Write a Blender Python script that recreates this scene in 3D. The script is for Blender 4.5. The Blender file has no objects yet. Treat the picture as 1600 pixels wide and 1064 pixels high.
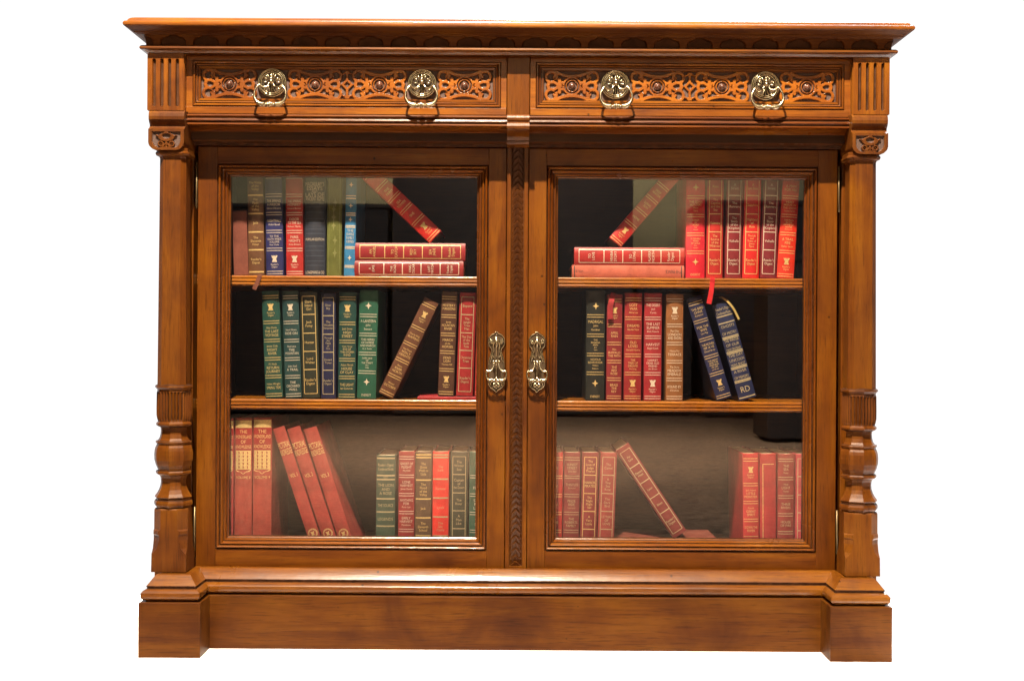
import bpy, bmesh, math, random
from mathutils import Vector, Matrix
random.seed(7)
PI = math.pi
scene = bpy.context.scene
COL = scene.collection
S, D, CX, CY, ROLL = 900.0, 2.2, 800.0, 532.0, 0.006
XC = 7.5 / S
H0 = (1030.5 - CY) / S * (D - 0.11) / D          # camera height above the floor

def sc(y): return (D + y) / D / S                 # metres per photo pixel at depth y
def X(px, y=0.0): return (px - CX) * sc(y)
def HX(u, y=0.0): return u * sc(y)                # half width measured from the centre line
def Z(py, y=0.0): return H0 + (CY - py) * sc(y)
def unroll(px, py): return px + (py - CY) * ROLL, py - (px - CX) * ROLL

# ------------------------------------------------------------------ materials
MATS = {}
def new_mat(name):
    m = bpy.data.materials.new(name); m.use_nodes = True
    nt = m.node_tree; nt.nodes.clear()
    out = nt.nodes.new('ShaderNodeOutputMaterial')
    b = nt.nodes.new('ShaderNodeBsdfPrincipled')
    nt.links.new(b.outputs[0], out.inputs[0])
    MATS[name] = m
    return m, nt, b, out
def node(nt, typ, **kw):
    n = nt.nodes.new(typ)
    for k, v in kw.items():
        if k in n.inputs: n.inputs[k].default_value = v
        else: setattr(n, k, v)
    return n
def ramp(nt, fac, stops):
    r = nt.nodes.new('ShaderNodeValToRGB')
    e = r.color_ramp.elements
    while len(e) < len(stops): e.new(0.5)
    for el, (p, c) in zip(e, stops):
        el.position = p; el.color = (*c, 1) if len(c) == 3 else c
    nt.links.new(fac, r.inputs[0])
    return r.outputs[0]
def mixc(nt, a, b, fac, mode='MIX'):
    m = nt.nodes.new('ShaderNodeMix'); m.data_type = 'RGBA'; m.blend_type = mode
    for sock, v in ((m.inputs[0], fac), (m.inputs[6], a), (m.inputs[7], b)):
        if hasattr(v, 'is_output'): nt.links.new(v, sock)
        elif isinstance(v, (int, float)): sock.default_value = v
        else: sock.default_value = (*v, 1)
    return m.outputs[2]

def wood(name, axis, tone=1.0, red=0.0, rough=0.3, coat=0.35, spec=0.30):
    m, nt, b, out = new_mat(name)
    tc = node(nt, 'ShaderNodeTexCoord')
    oi = node(nt, 'ShaderNodeObjectInfo')
    add = node(nt, 'ShaderNodeVectorMath', operation='MULTIPLY_ADD')
    nt.links.new(oi.outputs['Random'], add.inputs[0]); add.inputs[1].default_value = (3.1, 7.7, 5.3)
    nt.links.new(tc.outputs['Object'], add.inputs[2])
    def mapped(sc3):
        mp = node(nt, 'ShaderNodeMapping'); mp.inputs['Scale'].default_value = sc3
        nt.links.new(add.outputs[0], mp.inputs[0]); return mp.outputs[0]
    def along(s, k):
        v = [s, s, s]; v['xyz'.index(axis)] = s * k; return tuple(v)
    def noise(vec, scale, detail=4, rough_=0.6, dist=0.0):
        n = node(nt, 'ShaderNodeTexNoise'); n.inputs['Scale'].default_value = scale
        n.inputs['Detail'].default_value = detail; n.inputs['Roughness'].default_value = rough_
        n.inputs['Distortion'].default_value = dist
        nt.links.new(vec, n.inputs[0]); return n.outputs[0]
    streak = noise(mapped(along(1, 0.06)), 45, 5, 0.62, 0.6)
    pores = noise(mapped(along(1, 0.05)), 420, 3, 0.6)
    blotch = noise(mapped((1, 1, 1)), 5.5, 4, 0.6, 0.8)
    fig = noise(mapped(along(1, 0.35)), 16, 4, 0.6, 1.2)
    def C(r, g, bl): return (r * tone, g * tone * (1 - red), bl * tone * (1 - red))
    base = ramp(nt, streak, [(0.25, C(0.190, 0.050, 0.0036)), (0.48, C(0.295, 0.088, 0.0060)), (0.62, C(0.360, 0.121, 0.0080)), (0.8, C(0.45, 0.168, 0.012))])
    bl = ramp(nt, blotch, [(0.28, (0.46, 0.34, 0.26)), (0.5, (0.94, 0.90, 0.86)), (0.70, (1.2, 1.28, 1.25))])
    c1 = mixc(nt, base, bl, 0.85, 'MULTIPLY')
    fg = ramp(nt, fig, [(0.3, (0.62, 0.52, 0.46)), (0.55, (1, 1, 1))])
    c2 = mixc(nt, c1, fg, 0.55, 'MULTIPLY')
    pr = ramp(nt, pores, [(0.33, (0.35, 0.27, 0.22)), (0.45, (1, 1, 1))])
    c3 = mixc(nt, c2, pr, 0.55, 'MULTIPLY')
    # small dark knocks and old worm holes
    vo = node(nt, 'ShaderNodeTexVoronoi'); vo.inputs['Scale'].default_value = 26
    nt.links.new(mapped((1, 1, 1)), vo.inputs[0])
    vr = ramp(nt, vo.outputs['Distance'], [(0.035, (0.14, 0.09, 0.06)), (0.075, (1, 1, 1))])
    gate = ramp(nt, noise(mapped((1, 1, 1)), 9, 2), [(0.52, (0, 0, 0)), (0.56, (1, 1, 1))])
    c4 = mixc(nt, c3, vr, gate, 'MULTIPLY')
    nt.links.new(c4, b.inputs['Base Color'])
    rr = ramp(nt, blotch, [(0.3, (rough + 0.12,) * 3), (0.7, (rough - 0.05,) * 3)])
    nt.links.new(rr, b.inputs['Roughness'])
    b.inputs['Coat Weight'].default_value = coat; b.inputs['Coat Roughness'].default_value = 0.18
    b.inputs['Specular IOR Level'].default_value = spec
    bump = node(nt, 'ShaderNodeBump'); bump.inputs['Strength'].default_value = 0.25; bump.inputs['Distance'].default_value = 0.0008
    wob = noise(mapped((1, 1, 1)), 60, 3, 0.6)
    sm = node(nt, 'ShaderNodeMath', operation='ADD'); nt.links.new(pores, sm.inputs[0]); nt.links.new(wob, sm.inputs[1])
    nt.links.new(sm.outputs[0], bump.inputs['Height'])
    nt.links.new(bump.outputs[0], b.inputs['Normal']); nt.links.new(bump.outputs[0], b.inputs['Coat Normal'])
    return m

WV = wood('mahogany_upright_grain', 'z', 0.42, 0.05, 0.32, 0.2, 0.2)
WH = wood('mahogany_level_grain', 'x', 0.76)
WDR = wood('door_rail_wood', 'x', 0.45, 0.07, 0.32, 0.15, 0.2)
WSH = wood('shelf_edge_lit_wood', 'x', 1.12, -0.06, 0.25, 0.5)  # lighter, yellower mahogany: lamplight on the shelf fronts put into the colour
WM = wood('moulding_wood', 'x', 0.56, 0.03, 0.22, 0.6)
WT = wood('top_board_wood', 'x', 0.72, 0.0, 0.3, 0.3)  # lighter tone than the cornice below, for its brightly lit edge
WB = wood('base_moulding_wood', 'x', 0.54, -0.04, 0.28, 0.5)
WCV = wood('cove_wood', 'x', 0.44, 0.14, 0.30, 0.12, 0.15)
WFZ = wood('frieze_wood', 'x', 0.32, 0.08, 0.45, 0.0, 0.12)
WFB = wood('block_wood', 'z', 0.62, 0.0, 0.32, 0.2)
WLC = wood('leaf_strip_wood', 'z', 0.24, 0.08, 0.42, 0.1, 0.3)
WCO = wood('cornice_shaded_wood', 'x', 0.27, 0.10, 0.45, 0.0, 0.12)  # mahogany darkened for old grime and the shade under the overhang
WMV = wood('moulding_wood_upright', 'z', 0.42, 0.12, 0.24, 0.5)
WP = wood('plinth_wood', 'x', 0.28, 0.04, 0.42, 0.0, 0.15)
WC = wood('column_wood', 'z', 0.40, 0.03, 0.42, 0.0, 0.22)
WD = wood('shaded_inner_wood', 'x', 0.13, 0.1, 0.5, 0.0)  # mahogany toned near black, standing in for shade inside the case
WF = wood('fret_wood', 'x', 1.0, 0.0, 0.3, 0.4)
WS = wood('carved_dark_wood', 'z', 0.42, 0.15, 0.4, 0.2)

def simple(name, col, rough=0.5, metal=0.0, nscale=0, namt=0.0, bump=0.0, coat=0.0, spec=0.5):
    m, nt, b, out = new_mat(name)
    b.inputs['Base Color'].default_value = (*col, 1); b.inputs['Roughness'].default_value = rough
    b.inputs['Metallic'].default_value = metal; b.inputs['Coat Weight'].default_value = coat
    b.inputs['Specular IOR Level'].default_value = spec
    if nscale:
        tc = node(nt, 'ShaderNodeTexCoord'); n = node(nt, 'ShaderNodeTexNoise')
        n.inputs['Scale'].default_value = nscale; n.inputs['Detail'].default_value = 5
        nt.links.new(tc.outputs['Object'], n.inputs[0])
        r = ramp(nt, n.outputs[0], [(0.3, tuple(c * (1 - namt) for c in col)), (0.7, tuple(min(1, c * (1 + namt)) for c in col))])
        nt.links.new(r, b.inputs['Base Color'])
        if bump:
            bp = node(nt, 'ShaderNodeBump'); bp.inputs['Strength'].default_value = bump; bp.inputs['Distance'].default_value = 0.0006
            nt.links.new(n.outputs[0], bp.inputs['Height']); nt.links.new(bp.outputs[0], b.inputs['Normal'])
    return m
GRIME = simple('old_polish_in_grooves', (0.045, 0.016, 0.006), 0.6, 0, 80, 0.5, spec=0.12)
DARK_REC = simple('dark_recess', (0.060, 0.025, 0.012), 0.8, 0, 60, 0.4, spec=0.1)  # even dark tone in the frieze arches and block flutes
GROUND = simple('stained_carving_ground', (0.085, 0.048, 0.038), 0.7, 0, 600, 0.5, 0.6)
BOSS = simple('dark_boss_wood', (0.11, 0.045, 0.028), 0.22, 0, 60, 0.3, 0, 0.6)
BRASS = simple('aged_brass', (0.56, 0.47, 0.31), 0.25, 1.0, 300, 0.25, 0.15)
HINGE = simple('hinge_brass', (0.22, 0.16, 0.08), 0.45, 0.6)
GOLD = simple('gold_leaf', (0.72, 0.52, 0.22), 0.38, 0.45, 900, 0.35)
SILVER = simple('pale_leaf', (0.72, 0.62, 0.50), 0.38, 0.4, 900, 0.3)
DULL = simple('dulled_gilt', (0.42, 0.34, 0.20), 0.5, 0.2, 900, 0.3)
BLACKINK = simple('black_ink', (0.03, 0.02, 0.02), 0.6)
PAGES = simple('aged_paper', (0.68, 0.56, 0.38), 0.8, 0, 250, 0.12)
FLOORW = simple('white_studio_floor', (0.93, 0.93, 0.93), 0.9, spec=0.0)

def leather(col, cloth=False):
    col = tuple(min(0.85, c_ * 0.90) for c_ in col)
    key = 'cover_%.3f_%.3f_%.3f_%d' % (*col, cloth)
    if key in MATS: return MATS[key]
    m, nt, b, out = new_mat(key)
    tc = node(nt, 'ShaderNodeTexCoord')
    n1 = node(nt, 'ShaderNodeTexNoise'); n1.inputs['Scale'].default_value = 38; n1.inputs['Detail'].default_value = 6
    n1.inputs['Roughness'].default_value = 0.65
    nt.links.new(tc.outputs['Object'], n1.inputs[0])
    n2 = node(nt, 'ShaderNodeTexNoise'); n2.inputs['Scale'].default_value = 1500 if cloth else 900
    nt.links.new(tc.outputs['Object'], n2.inputs[0])
    d = tuple(c * 0.72 for c in col); l = tuple(min(1, c * 1.22 + 0.006) for c in col)
    r = ramp(nt, n1.outputs[0], [(0.3, d), (0.7, l)])
    c = mixc(nt, r, ramp(nt, n2.outputs[0], [(0.35, (0.7, 0.7, 0.7)), (0.65, (1.15, 1.15, 1.15))]), 0.5, 'MULTIPLY')
    nt.links.new(c, b.inputs['Base Color'])
    b.inputs['Roughness'].default_value = 0.75 if cloth else 0.42
    b.inputs['Specular IOR Level'].default_value = 0.2 if cloth else 0.4
    bp = node(nt, 'ShaderNodeBump'); bp.inputs['Strength'].default_value = 0.35; bp.inputs['Distance'].default_value = 0.0005
    nt.links.new(n2.outputs[0], bp.inputs['Height']); nt.links.new(bp.outputs[0], b.inputs['Normal'])
    return m

# glass: thin pane, clear with a weak mirror reflection
GL, nt, b, out = new_mat('old_window_glass')
nt.nodes.remove(b)
tr = node(nt, 'ShaderNodeBsdfTransparent'); tr.inputs[0].default_value = (0.985, 0.985, 0.975, 1)
gl = node(nt, 'ShaderNodeBsdfGlossy'); gl.inputs['Roughness'].default_value = 0.012
fr = node(nt, 'ShaderNodeFresnel'); geo = node(nt, 'ShaderNodeNewGeometry'); im = node(nt, 'ShaderNodeMapRange'); nt.links.new(geo.outputs['Backfacing'], im.inputs[0]); im.inputs[3].default_value = 1.62; im.inputs[4].default_value = 1 / 1.62; nt.links.new(im.outputs[0], fr.inputs['IOR'])
mx = node(nt, 'ShaderNodeMixShader')
nt.links.new(fr.outputs[0], mx.inputs[0]); nt.links.new(tr.outputs[0], mx.inputs[1]); nt.links.new(gl.outputs[0], mx.inputs[2])
nt.links.new(mx.outputs[0], out.inputs[0])

# ------------------------------------------------------------------ object helpers
def setp(o, label=None, cat=None, group=None, kind=None):
    if label: o['label'] = label
    if cat: o['category'] = cat
    if group: o['group'] = group
    if kind: o['kind'] = kind
def empty(name, loc, rot=(0, 0, 0)):
    o = bpy.data.objects.new(name, None); COL.objects.link(o)
    o.location = loc; o.rotation_euler = rot; o.empty_display_size = 0.05
    return o
def finish(name, bm, mats, parent=None, keep_world=True, smooth=None, recalc=True):
    if recalc: bmesh.ops.recalc_face_normals(bm, faces=bm.faces)
    me = bpy.data.meshes.new(name); bm.to_mesh(me); bm.free()
    for m in (mats if isinstance(mats, (list, tuple)) else [mats]): me.materials.append(m)
    if smooth is not None:
        for p in me.polygons: p.use_smooth = True
        try: me.set_sharp_from_angle(angle=math.radians(smooth))
        except Exception: pass
    o = bpy.data.objects.new(name, me); COL.objects.link(o)
    if parent:
        o.parent = parent
        if keep_world: o.matrix_parent_inverse = world_of(parent).inverted()
    return o
def world_of(o):
    m = Matrix.LocRotScale(o.location, o.rotation_euler, None)
    return (world_of(o.parent) @ o.matrix_parent_inverse @ m) if o.parent else m
def box(bm, x0, x1, y0, y1, z0, z1, bev=0.001, mat=0):
    if x0 > x1: x0, x1 = x1, x0
    if z0 > z1: z0, z1 = z1, z0
    if y0 > y1: y0, y1 = y1, y0
    t = bmesh.new()
    bmesh.ops.create_cube(t, size=1)
    for v in t.verts:
        v.co = Vector(((x0 + x1) / 2 + v.co.x * (x1 - x0), (y0 + y1) / 2 + v.co.y * (y1 - y0), (z0 + z1) / 2 + v.co.z * (z1 - z0)))
    if bev: bmesh.ops.bevel(t, geom=list(t.edges), offset=bev, segments=2, profile=0.6, affect='EDGES')
    merge(bm, t, mat)
def merge(bm, t, mat=0):
    vm = {v: bm.verts.new(v.co) for v in t.verts}
    for f in t.faces:
        nf = bm.faces.new([vm[v] for v in f.verts]); nf.material_index = mat; nf.smooth = f.smooth
    t.free()
def merge2(bm, t):
    vm = {v: bm.verts.new(v.co) for v in t.verts}
    for f in t.faces: bm.faces.new([vm[v] for v in f.verts]).material_index = f.material_index
    t.free()
def sweep(bm, prof, path, mat=0, closed_prof=False, cap=True, dark=(), dmat=1):
    """prof: [(out, z)], path: [(x, y)] going left to right round the front; outward is to the right hand of travel (-y)."""
    n = len(path); rings = []
    for i, (x, y) in enumerate(path):
        def nrm(a, b_):
            d = Vector((b_[0] - a[0], b_[1] - a[1])).normalized(); return Vector((d.y, -d.x))
        if i == 0: off = nrm(path[0], path[1])
        elif i == n - 1: off = nrm(path[-2], path[-1])
        else:
            n1, n2 = nrm(path[i - 1], path[i]), nrm(path[i], path[i + 1])
            s_ = n1 + n2; off = s_ / (s_.dot(n1))
        rings.append([bm.verts.new((x + off.x * p, y + off.y * p, z)) for p, z in prof])
    m = len(prof)
    for a, c in zip(rings, rings[1:]):
        for j in range(m if closed_prof else m - 1):
            k = (j + 1) % m
            f = bm.faces.new((a[j], a[k], c[k], c[j])); f.material_index = dmat if j in dark else mat
    if cap and m > 2:
        for r in (rings[0], rings[-1]):
            try: bm.faces.new(r)
            except ValueError: pass
def frame_sweep(bm, x0, x1, z0, z1, prof, mats=(0, 1), dark=()):
    """moulding round a rectangle, prof = [(inset, y)]"""
    rings = [[bm.verts.new((x, y, z)) for (x, z) in ((x0 + i, z0 + i), (x1 - i, z0 + i), (x1 - i, z1 - i), (x0 + i, z1 - i))] for i, y in prof]
    for n_, (a, c) in enumerate(zip(rings, rings[1:])):
        for k in range(4):
            l = (k + 1) % 4
            f = bm.faces.new((a[k], a[l], c[l], c[k])); f.material_index = 2 if n_ in dark else mats[0] if k % 2 == 0 else mats[1]
def loft(bm, secs, mat=0):
    """secs: [(cx, cy, z, half, chamfer)] chamfered squares"""
    rings = []
    for cx, cy, z, h, c in secs:
        pts = [(-h + c, -h), (h - c, -h), (h, -h + c), (h, h - c), (h - c, h), (-h + c, h), (-h, h - c), (-h, -h + c)]
        rings.append([bm.verts.new((cx + a, cy + b_, z)) for a, b_ in pts])
    for a, c in zip(rings, rings[1:]):
        for k in range(8):
            l = (k + 1) % 8
            bm.faces.new((a[k], a[l], c[l], c[k])).material_index = mat
    bm.faces.new(rings[0]); bm.faces.new(rings[-1])
def lathe(bm, cx, cy, prof, segs=8, rot=0.0, flute=None, mat=0, smooth=False, grime=0.0):
    rings = []
    for r, z, *fl in prof:
        ring = []
        for k in range(segs):
            a = rot + 2 * PI * k / segs
            rr = r
            if flute:
                seg8 = 2 * PI / 8; t = ((a - rot) % seg8) - seg8 / 2
                rr = r * math.cos(seg8 / 2) / math.cos(t)
                if fl: rr -= fl[0] * (0.5 - 0.5 * math.cos(a * flute)) ** 0.6
            ring.append(bm.verts.new((cx + rr * math.sin(a), cy - rr * math.cos(a), z)))
        rings.append(ring)
    for a, c in zip(rings, rings[1:]):
        for k in range(segs):
            l = (k + 1) % segs
            f = bm.faces.new((a[k], a[l], c[l], c[k])); f.material_index = mat; f.smooth = smooth
            if grime:
                r0 = math.hypot(a[k].co.x - cx, a[k].co.y - cy); r1 = math.hypot(c[k].co.x - cx, c[k].co.y - cy)
                if abs(a[k].co.z - c[k].co.z) < 1.6 * grime and abs(r0 - r1) > 1.7 * grime: f.material_index = 1
                if flute:
                    am = rot + 2 * PI * (k + .5) / segs
                    if (0.5 - 0.5 * math.cos(am * flute)) > 0.72 and a[k].co.z < Z(613.5, -0.06) and a[k].co.z > Z(661, -0.06): f.material_index = 1
    bm.faces.new(rings[0]); bm.faces.new(rings[-1])
def tube(bm, pts, rad, segs=8, mat=0, sub=4):
    """smooth tube through pts, rad a number or list"""
    P = [Vector(p) for p in pts]; R = rad if isinstance(rad, (list, tuple)) else [rad] * len(P)
    Q, RR = [], []
    for i in range(len(P) - 1):
        p0, p1, p2, p3 = P[max(i - 1, 0)], P[i], P[i + 1], P[min(i + 2, len(P) - 1)]
        for k in range(sub):
            t = k / sub
            Q.append(0.5 * ((2 * p1) + (p2 - p0) * t + (2 * p0 - 5 * p1 + 4 * p2 - p3) * t * t + (3 * p1 - p0 - 3 * p2 + p3) * t ** 3))
            RR.append(R[i] * (1 - t) + R[i + 1] * t)
    Q.append(P[-1]); RR.append(R[-1])
    rings = []; up = Vector((0, 1, 0))
    for i, q in enumerate(Q):
        d = (Q[min(i + 1, len(Q) - 1)] - Q[max(i - 1, 0)]).normalized()
        a = d.cross(up)
        if a.length < 1e-3: a = d.cross(Vector((1, 0, 0)))
        a.normalize(); c = a.cross(d).normalized()
        rings.append([bm.verts.new(q + (a * math.cos(2 * PI * k / segs) + c * math.sin(2 * PI * k / segs)) * RR[i]) for k in range(segs)])
    for a, c in zip(rings, rings[1:]):
        for k in range(segs):
            l = (k + 1) % segs
            f = bm.faces.new((a[k], a[l], c[l], c[k])); f.material_index = mat; f.smooth = True
    bm.faces.new(rings[0]).material_index = mat; bm.faces.new(rings[-1]).material_index = mat
def ringtube(bm, c, r, rad, segs=40, mat=0, rz=None):
    rz = rz or r; rings = []
    for i in range(segs):
        a = 2 * PI * i / segs
        q = Vector((c[0] + r * math.cos(a), c[1], c[2] + rz * math.sin(a))); n = Vector((math.cos(a), 0, math.sin(a)))
        rings.append([bm.verts.new(q + n * rad * math.cos(2 * PI * k / 8) + Vector((0, 1, 0)) * rad * math.sin(2 * PI * k / 8)) for k in range(8)])
    for i in range(segs):
        a, c2 = rings[i], rings[(i + 1) % segs]
        for k in range(8):
            l = (k + 1) % 8
            f = bm.faces.new((a[k], a[l], c2[l], c2[k])); f.material_index = mat; f.smooth = True
def ball(bm, c, r, sy=1.0, mat=0):
    t = bmesh.new(); bmesh.ops.create_uvsphere(t, u_segments=16, v_segments=10, radius=1)
    for v in t.verts: v.co = Vector(c) + Vector((v.co.x * r, v.co.y * r * sy, v.co.z * r))
    for f in t.faces: f.smooth = True
    merge(bm, t, mat)
def relief(bm, x0, x1, z0, z1, step, yfun, hfun, depth, mats=(0, 1), thr=0.5):
    """carved height field seen from the front: hfun(x,z)->0..1, yfun(z)->y of the top surface, ground lies depth behind"""
    nx = max(2, int(abs(x1 - x0) / step)); nz = max(2, int(abs(z1 - z0) / step))
    V = []; HH = []
    for j in range(nz + 1):
        z = z0 + (z1 - z0) * j / nz; row = []; hr = []
        for i in range(nx + 1):
            x = x0 + (x1 - x0) * i / nx; h = hfun(x, z)
            row.append(bm.verts.new((x, yfun(z) + depth * (1 - h), z))); hr.append(h)
        V.append(row); HH.append(hr)
    for j in range(nz):
        for i in range(nx):
            f = bm.faces.new((V[j][i], V[j][i + 1], V[j + 1][i + 1], V[j + 1][i]))
            h = (HH[j][i] + HH[j][i + 1] + HH[j + 1][i + 1] + HH[j + 1][i]) / 4
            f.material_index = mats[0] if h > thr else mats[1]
def sstep(d, w=0.6):          # d signed distance in px, negative inside
    t = min(1, max(0, 0.5 - d / (2 * w))); return t * t * (3 - 2 * t)
def seg(u, v, x0, y0, x1, y1):
    dx, dy = x1 - x0, y1 - y0; t = max(0, min(1, ((u - x0) * dx + (v - y0) * dy) / (dx * dx + dy * dy)))
    return math.hypot(u - x0 - t * dx, v - y0 - t * dy)

# ------------------------------------------------------------------ bookcase
FY, DY, PY, CY_C = 0.0, -0.052, -0.070, -0.045    # door face, drawer face, post face
case = empty('glazed_bookcase', (XC, 0.0, 0.0))
setp(case, 'carved mahogany bookcase with two glazed doors, two fretwork drawers and brass pulls', 'bookcase')

def path_front(u, yf, yb): return [(XC - u, yb), (XC - u, yf), (XC + u, yf), (XC + u, yb)]
YB = 0.36
# cornice / top
k = sc(PY)
bm = bmesh.new()
pr = [(-0.02, 31), (19, 31), (25, 31.6), (29.5, 33), (32, 35.2), (32.4, 36.2), (36.6, 36.5), (38.8, 38), (39.4, 40), (39, 42), (37.2, 44), (33, 46.5), (31.5, 47.2), (30, 48),
      (24, 52.5), (22.5, 53), (21.5, 54.4), (17, 56.6), (16, 57.4), (6, 60), (2.5, 66), (1.5, 72), (2.0, 74.4), (9.5, 74.6), (12.4, 76.0), (13, 78.4), (11.4, 80.6), (5, 82.4), (2.4, 84.4), (0.3, 86.2), (-3, 87)]
def out_px(p_, y_):            # corner silhouette in photo pixels -> real projection and height
    pm_ = ((580 + p_) * (D + PY) / (S * D) - HX(580, PY)) / (1 + (580 + p_) / (S * D))
    return (pm_, Z(y_, PY - pm_))
prof = [out_px(p, y) for p, y in pr]
it = [i for i, (p, y) in enumerate(pr) if y == 44][0]
ib = [i for i, (p, y) in enumerate(pr) if y == 74.6][0]
sweep(bm, prof[it:ib + 1], path_front(HX(580, PY), PY, YB + 0.01), cap=False)
ab = bmesh.new(); sweep(ab, [out_px(0, 74.7)] + prof[ib:], path_front(HX(580, PY), PY, YB + 0.01))
finish('astragal', ab, [WB], case, smooth=28)  # bead in a lighter wood, standing in for the light it catches
tb = bmesh.new(); sweep(tb, prof[:it + 1] + [out_px(20, 44)], path_front(HX(580, PY), PY, YB + 0.01))
finish('top_board', tb, [WT], case, smooth=28)
box(bm, XC - HX(579, PY), XC + HX(579, PY), PY + 0.006, YB, Z(33.5, PY - 0.02), Z(86, PY), 0)
o = finish('cornice', bm, [WCO], case, smooth=28)
# scalloped frieze under the cornice
bm = bmesh.new()
P0, P1 = -HX(592, PY), HX(592, PY); per = 51.3 * k
zt, zb = Z(57.2, PY - 0.008), Z(75.0, PY - 0.004)
def fr_h(x, z):
    u = ((x) / per); u = (u - math.floor(u) - 0.5) * 51.3; v = (z - zb) / k       # v 0..18 up
    a = abs(u)
    lim = 19.5 if v < 4 else 19.5 * math.sqrt(max(0, 1 - ((v - 4) / 11.5) ** 2)) if v < 11 else max(0, 12.5 - (v - 11) * 3.4)
    if v > 11: lim = max(0, 15.3 - 11 * ((v - 11) / 5.0) ** 0.55) if v < 16.0 else 0
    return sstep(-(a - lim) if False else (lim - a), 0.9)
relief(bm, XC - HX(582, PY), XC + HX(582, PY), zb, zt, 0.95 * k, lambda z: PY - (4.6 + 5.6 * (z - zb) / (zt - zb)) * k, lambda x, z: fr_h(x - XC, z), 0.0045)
finish('scalloped_frieze', bm, [WFZ, DARK_REC], case, recalc=False)

# drawer case body behind posts and drawers
bm = bmesh.new()
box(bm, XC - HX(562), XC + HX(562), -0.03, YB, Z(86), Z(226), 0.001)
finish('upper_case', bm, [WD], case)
# carcass: sides, back, floor, top, centre partition, face frame
for s in (-1, 1):
    bm = bmesh.new(); box(bm, XC + s * HX(507), XC + s * HX(556), 0.004, 0.3445, Z(222), Z(896), 0.002)
    finish('side_panel', bm, [WV], case)
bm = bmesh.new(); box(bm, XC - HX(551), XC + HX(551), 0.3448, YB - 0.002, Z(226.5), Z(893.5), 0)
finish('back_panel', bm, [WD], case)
ZF = Z(870, 0.05)
bm = bmesh.new(); box(bm, XC - HX(506), XC + HX(506), 0.02, 0.344, ZF - 0.02, ZF, 0.001)
finish('inner_floor', bm, [simple('inner_floor_wood', (0.24, 0.09, 0.04), 0.4, 0, 30, 0.4)], case)
bm = bmesh.new(); box(bm, XC - 0.008, XC + 0.008, 0.024, 0.343, ZF + 0.001, Z(226) - 0.001, 0.001)
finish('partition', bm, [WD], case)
ZS1, ZS2 = Z(433, 0.032), Z(625.5, 0.032)
for zt_ in (ZS1, ZS2):
    bm = bmesh.new(); q = sc(0.03)
    pf = [(0, 0), (0.8, 0.2), (1.6, 1.2), (1.9, 2.4), (1.6, 3.8), (0.4, 4.6), (0.4, 5.2), (1.7, 6.0), (2.2, 7.6), (1.7, 9.2), (0.2, 10.0), (0.2, 10.6), (1.4, 11.4), (1.9, 12.8), (1.4, 14.4), (0.4, 15.6), (0, 16)]
    for s in (-1, 1):
        xa, xb = (XC - HX(506), XC - 0.009) if s < 0 else (XC + 0.009, XC + HX(506))
        t = bmesh.new()
        sweep(t, [(p * q, zt_ - dz * q) for p, dz in pf] + [(-0.004, zt_ - 16 * q), (-0.004, zt_)], [(xa, 0.030), (xb, 0.030)], closed_prof=True, dark=(5, 10))
        merge2(bm, t)
        box(bm, xa, xb, 0.0335, 0.342, zt_ - 15.5 * q, zt_ - 0.0002, 0)
    finish('shelf', bm, [WSH, GRIME], case, smooth=30)

# plinth with breaks at the feet, base mouldings
bm = bmesh.new()
uo, ui = HX(589, -0.11), HX(492.5, -0.11)
yF, yC = -0.11, -0.045
def foot_path(dp=0.0):
    return [(XC - uo, YB), (XC - uo, yF), (XC - ui, yF), (XC - ui, yC), (XC + ui, yC), (XC + ui, yF), (XC + uo, yF), (XC + uo, YB)]
q = sc(yC)
ztop = Z(932, yC)
t = bmesh.new()
sweep(t, [(0, 0.0), (0, ztop - 1.2 * q), (-0.4 * q, ztop - 0.4 * q), (-1.2 * q, ztop), (-9 * q, ztop)], foot_path())
merge(bm, t)
finish('plinth', bm, [WP], case)
bm = bmesh.new()
pm = [(-12, 934), (-8.6, 932), (-8.8, 930.2), (-5, 929), (-2.6, 926.4), (-1.8, 923), (-2.4, 918.6), (-5, 915.2), (-8.8, 913.4), (-10, 912.8), (-10, 911), (-9.2, 910.2), (-9.0, 908.6), (-10, 907.4), (-19.5, 894.4), (-21.5, 893), (-30, 892.6)]
sweep(bm, [(p * q, Z(y, yC)) for p, y in pm], foot_path(), dark=(0, 1, 2, 8, 9, 10, 11))
finish('base_moulding', bm, [WB, GRIME], case, smooth=28)
bm = bmesh.new(); box(bm, XC - HX(560), XC + HX(560), -0.015, YB - 0.004, Z(905), Z(893.5), 0.0)
for s in (-1, 1): box(bm, XC + s * HX(505), XC + s * HX(563, -0.083), -0.083, 0.1, Z(903), Z(892.8), 0)
finish('base_board', bm, [WM], case)

# mouldings below the drawers (cove back to the door head)
bm = bmesh.new()
q = sc(-0.05)
um = [(-0.0460, 181.2), (-0.0560, 181.6), (-0.0575, 183.5), (-0.0565, 185.4), (-0.0545, 186), (-0.0550, 187), (-0.0590, 188.2), (-0.0600, 190.4), (-0.0585, 192.4), (-0.0555, 193.2),
      (-0.0555, 194.2), (-0.0580, 195), (-0.0585, 197), (-0.0560, 198.6), (-0.0500, 199.6), (-0.0400, 203), (-0.0310, 208), (-0.0255, 213), (-0.0235, 217.4), (-0.0250, 218.2), (-0.0270, 220), (-0.0265, 222), (-0.0235, 223.4), (-0.0150, 224.6), (-0.0110, 227), (-0.0095, 230.6), (0.002, 231)]
for s in (-1, 1):
    xa, xb = sorted((XC + s * HX(17.5, DY), XC + s * HX(524, DY)))
    t = bmesh.new()
    sweep(t, [(-y, Z(py, y)) for y, py in um], [(xa, 0), (xb, 0)], cap=False, dark=(0, 4, 5, 9, 10, 18, 22, 23, 24)); merge2(bm, t)
finish('cove_moulding', bm, [WCV, GRIME], case, smooth=28)

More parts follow.
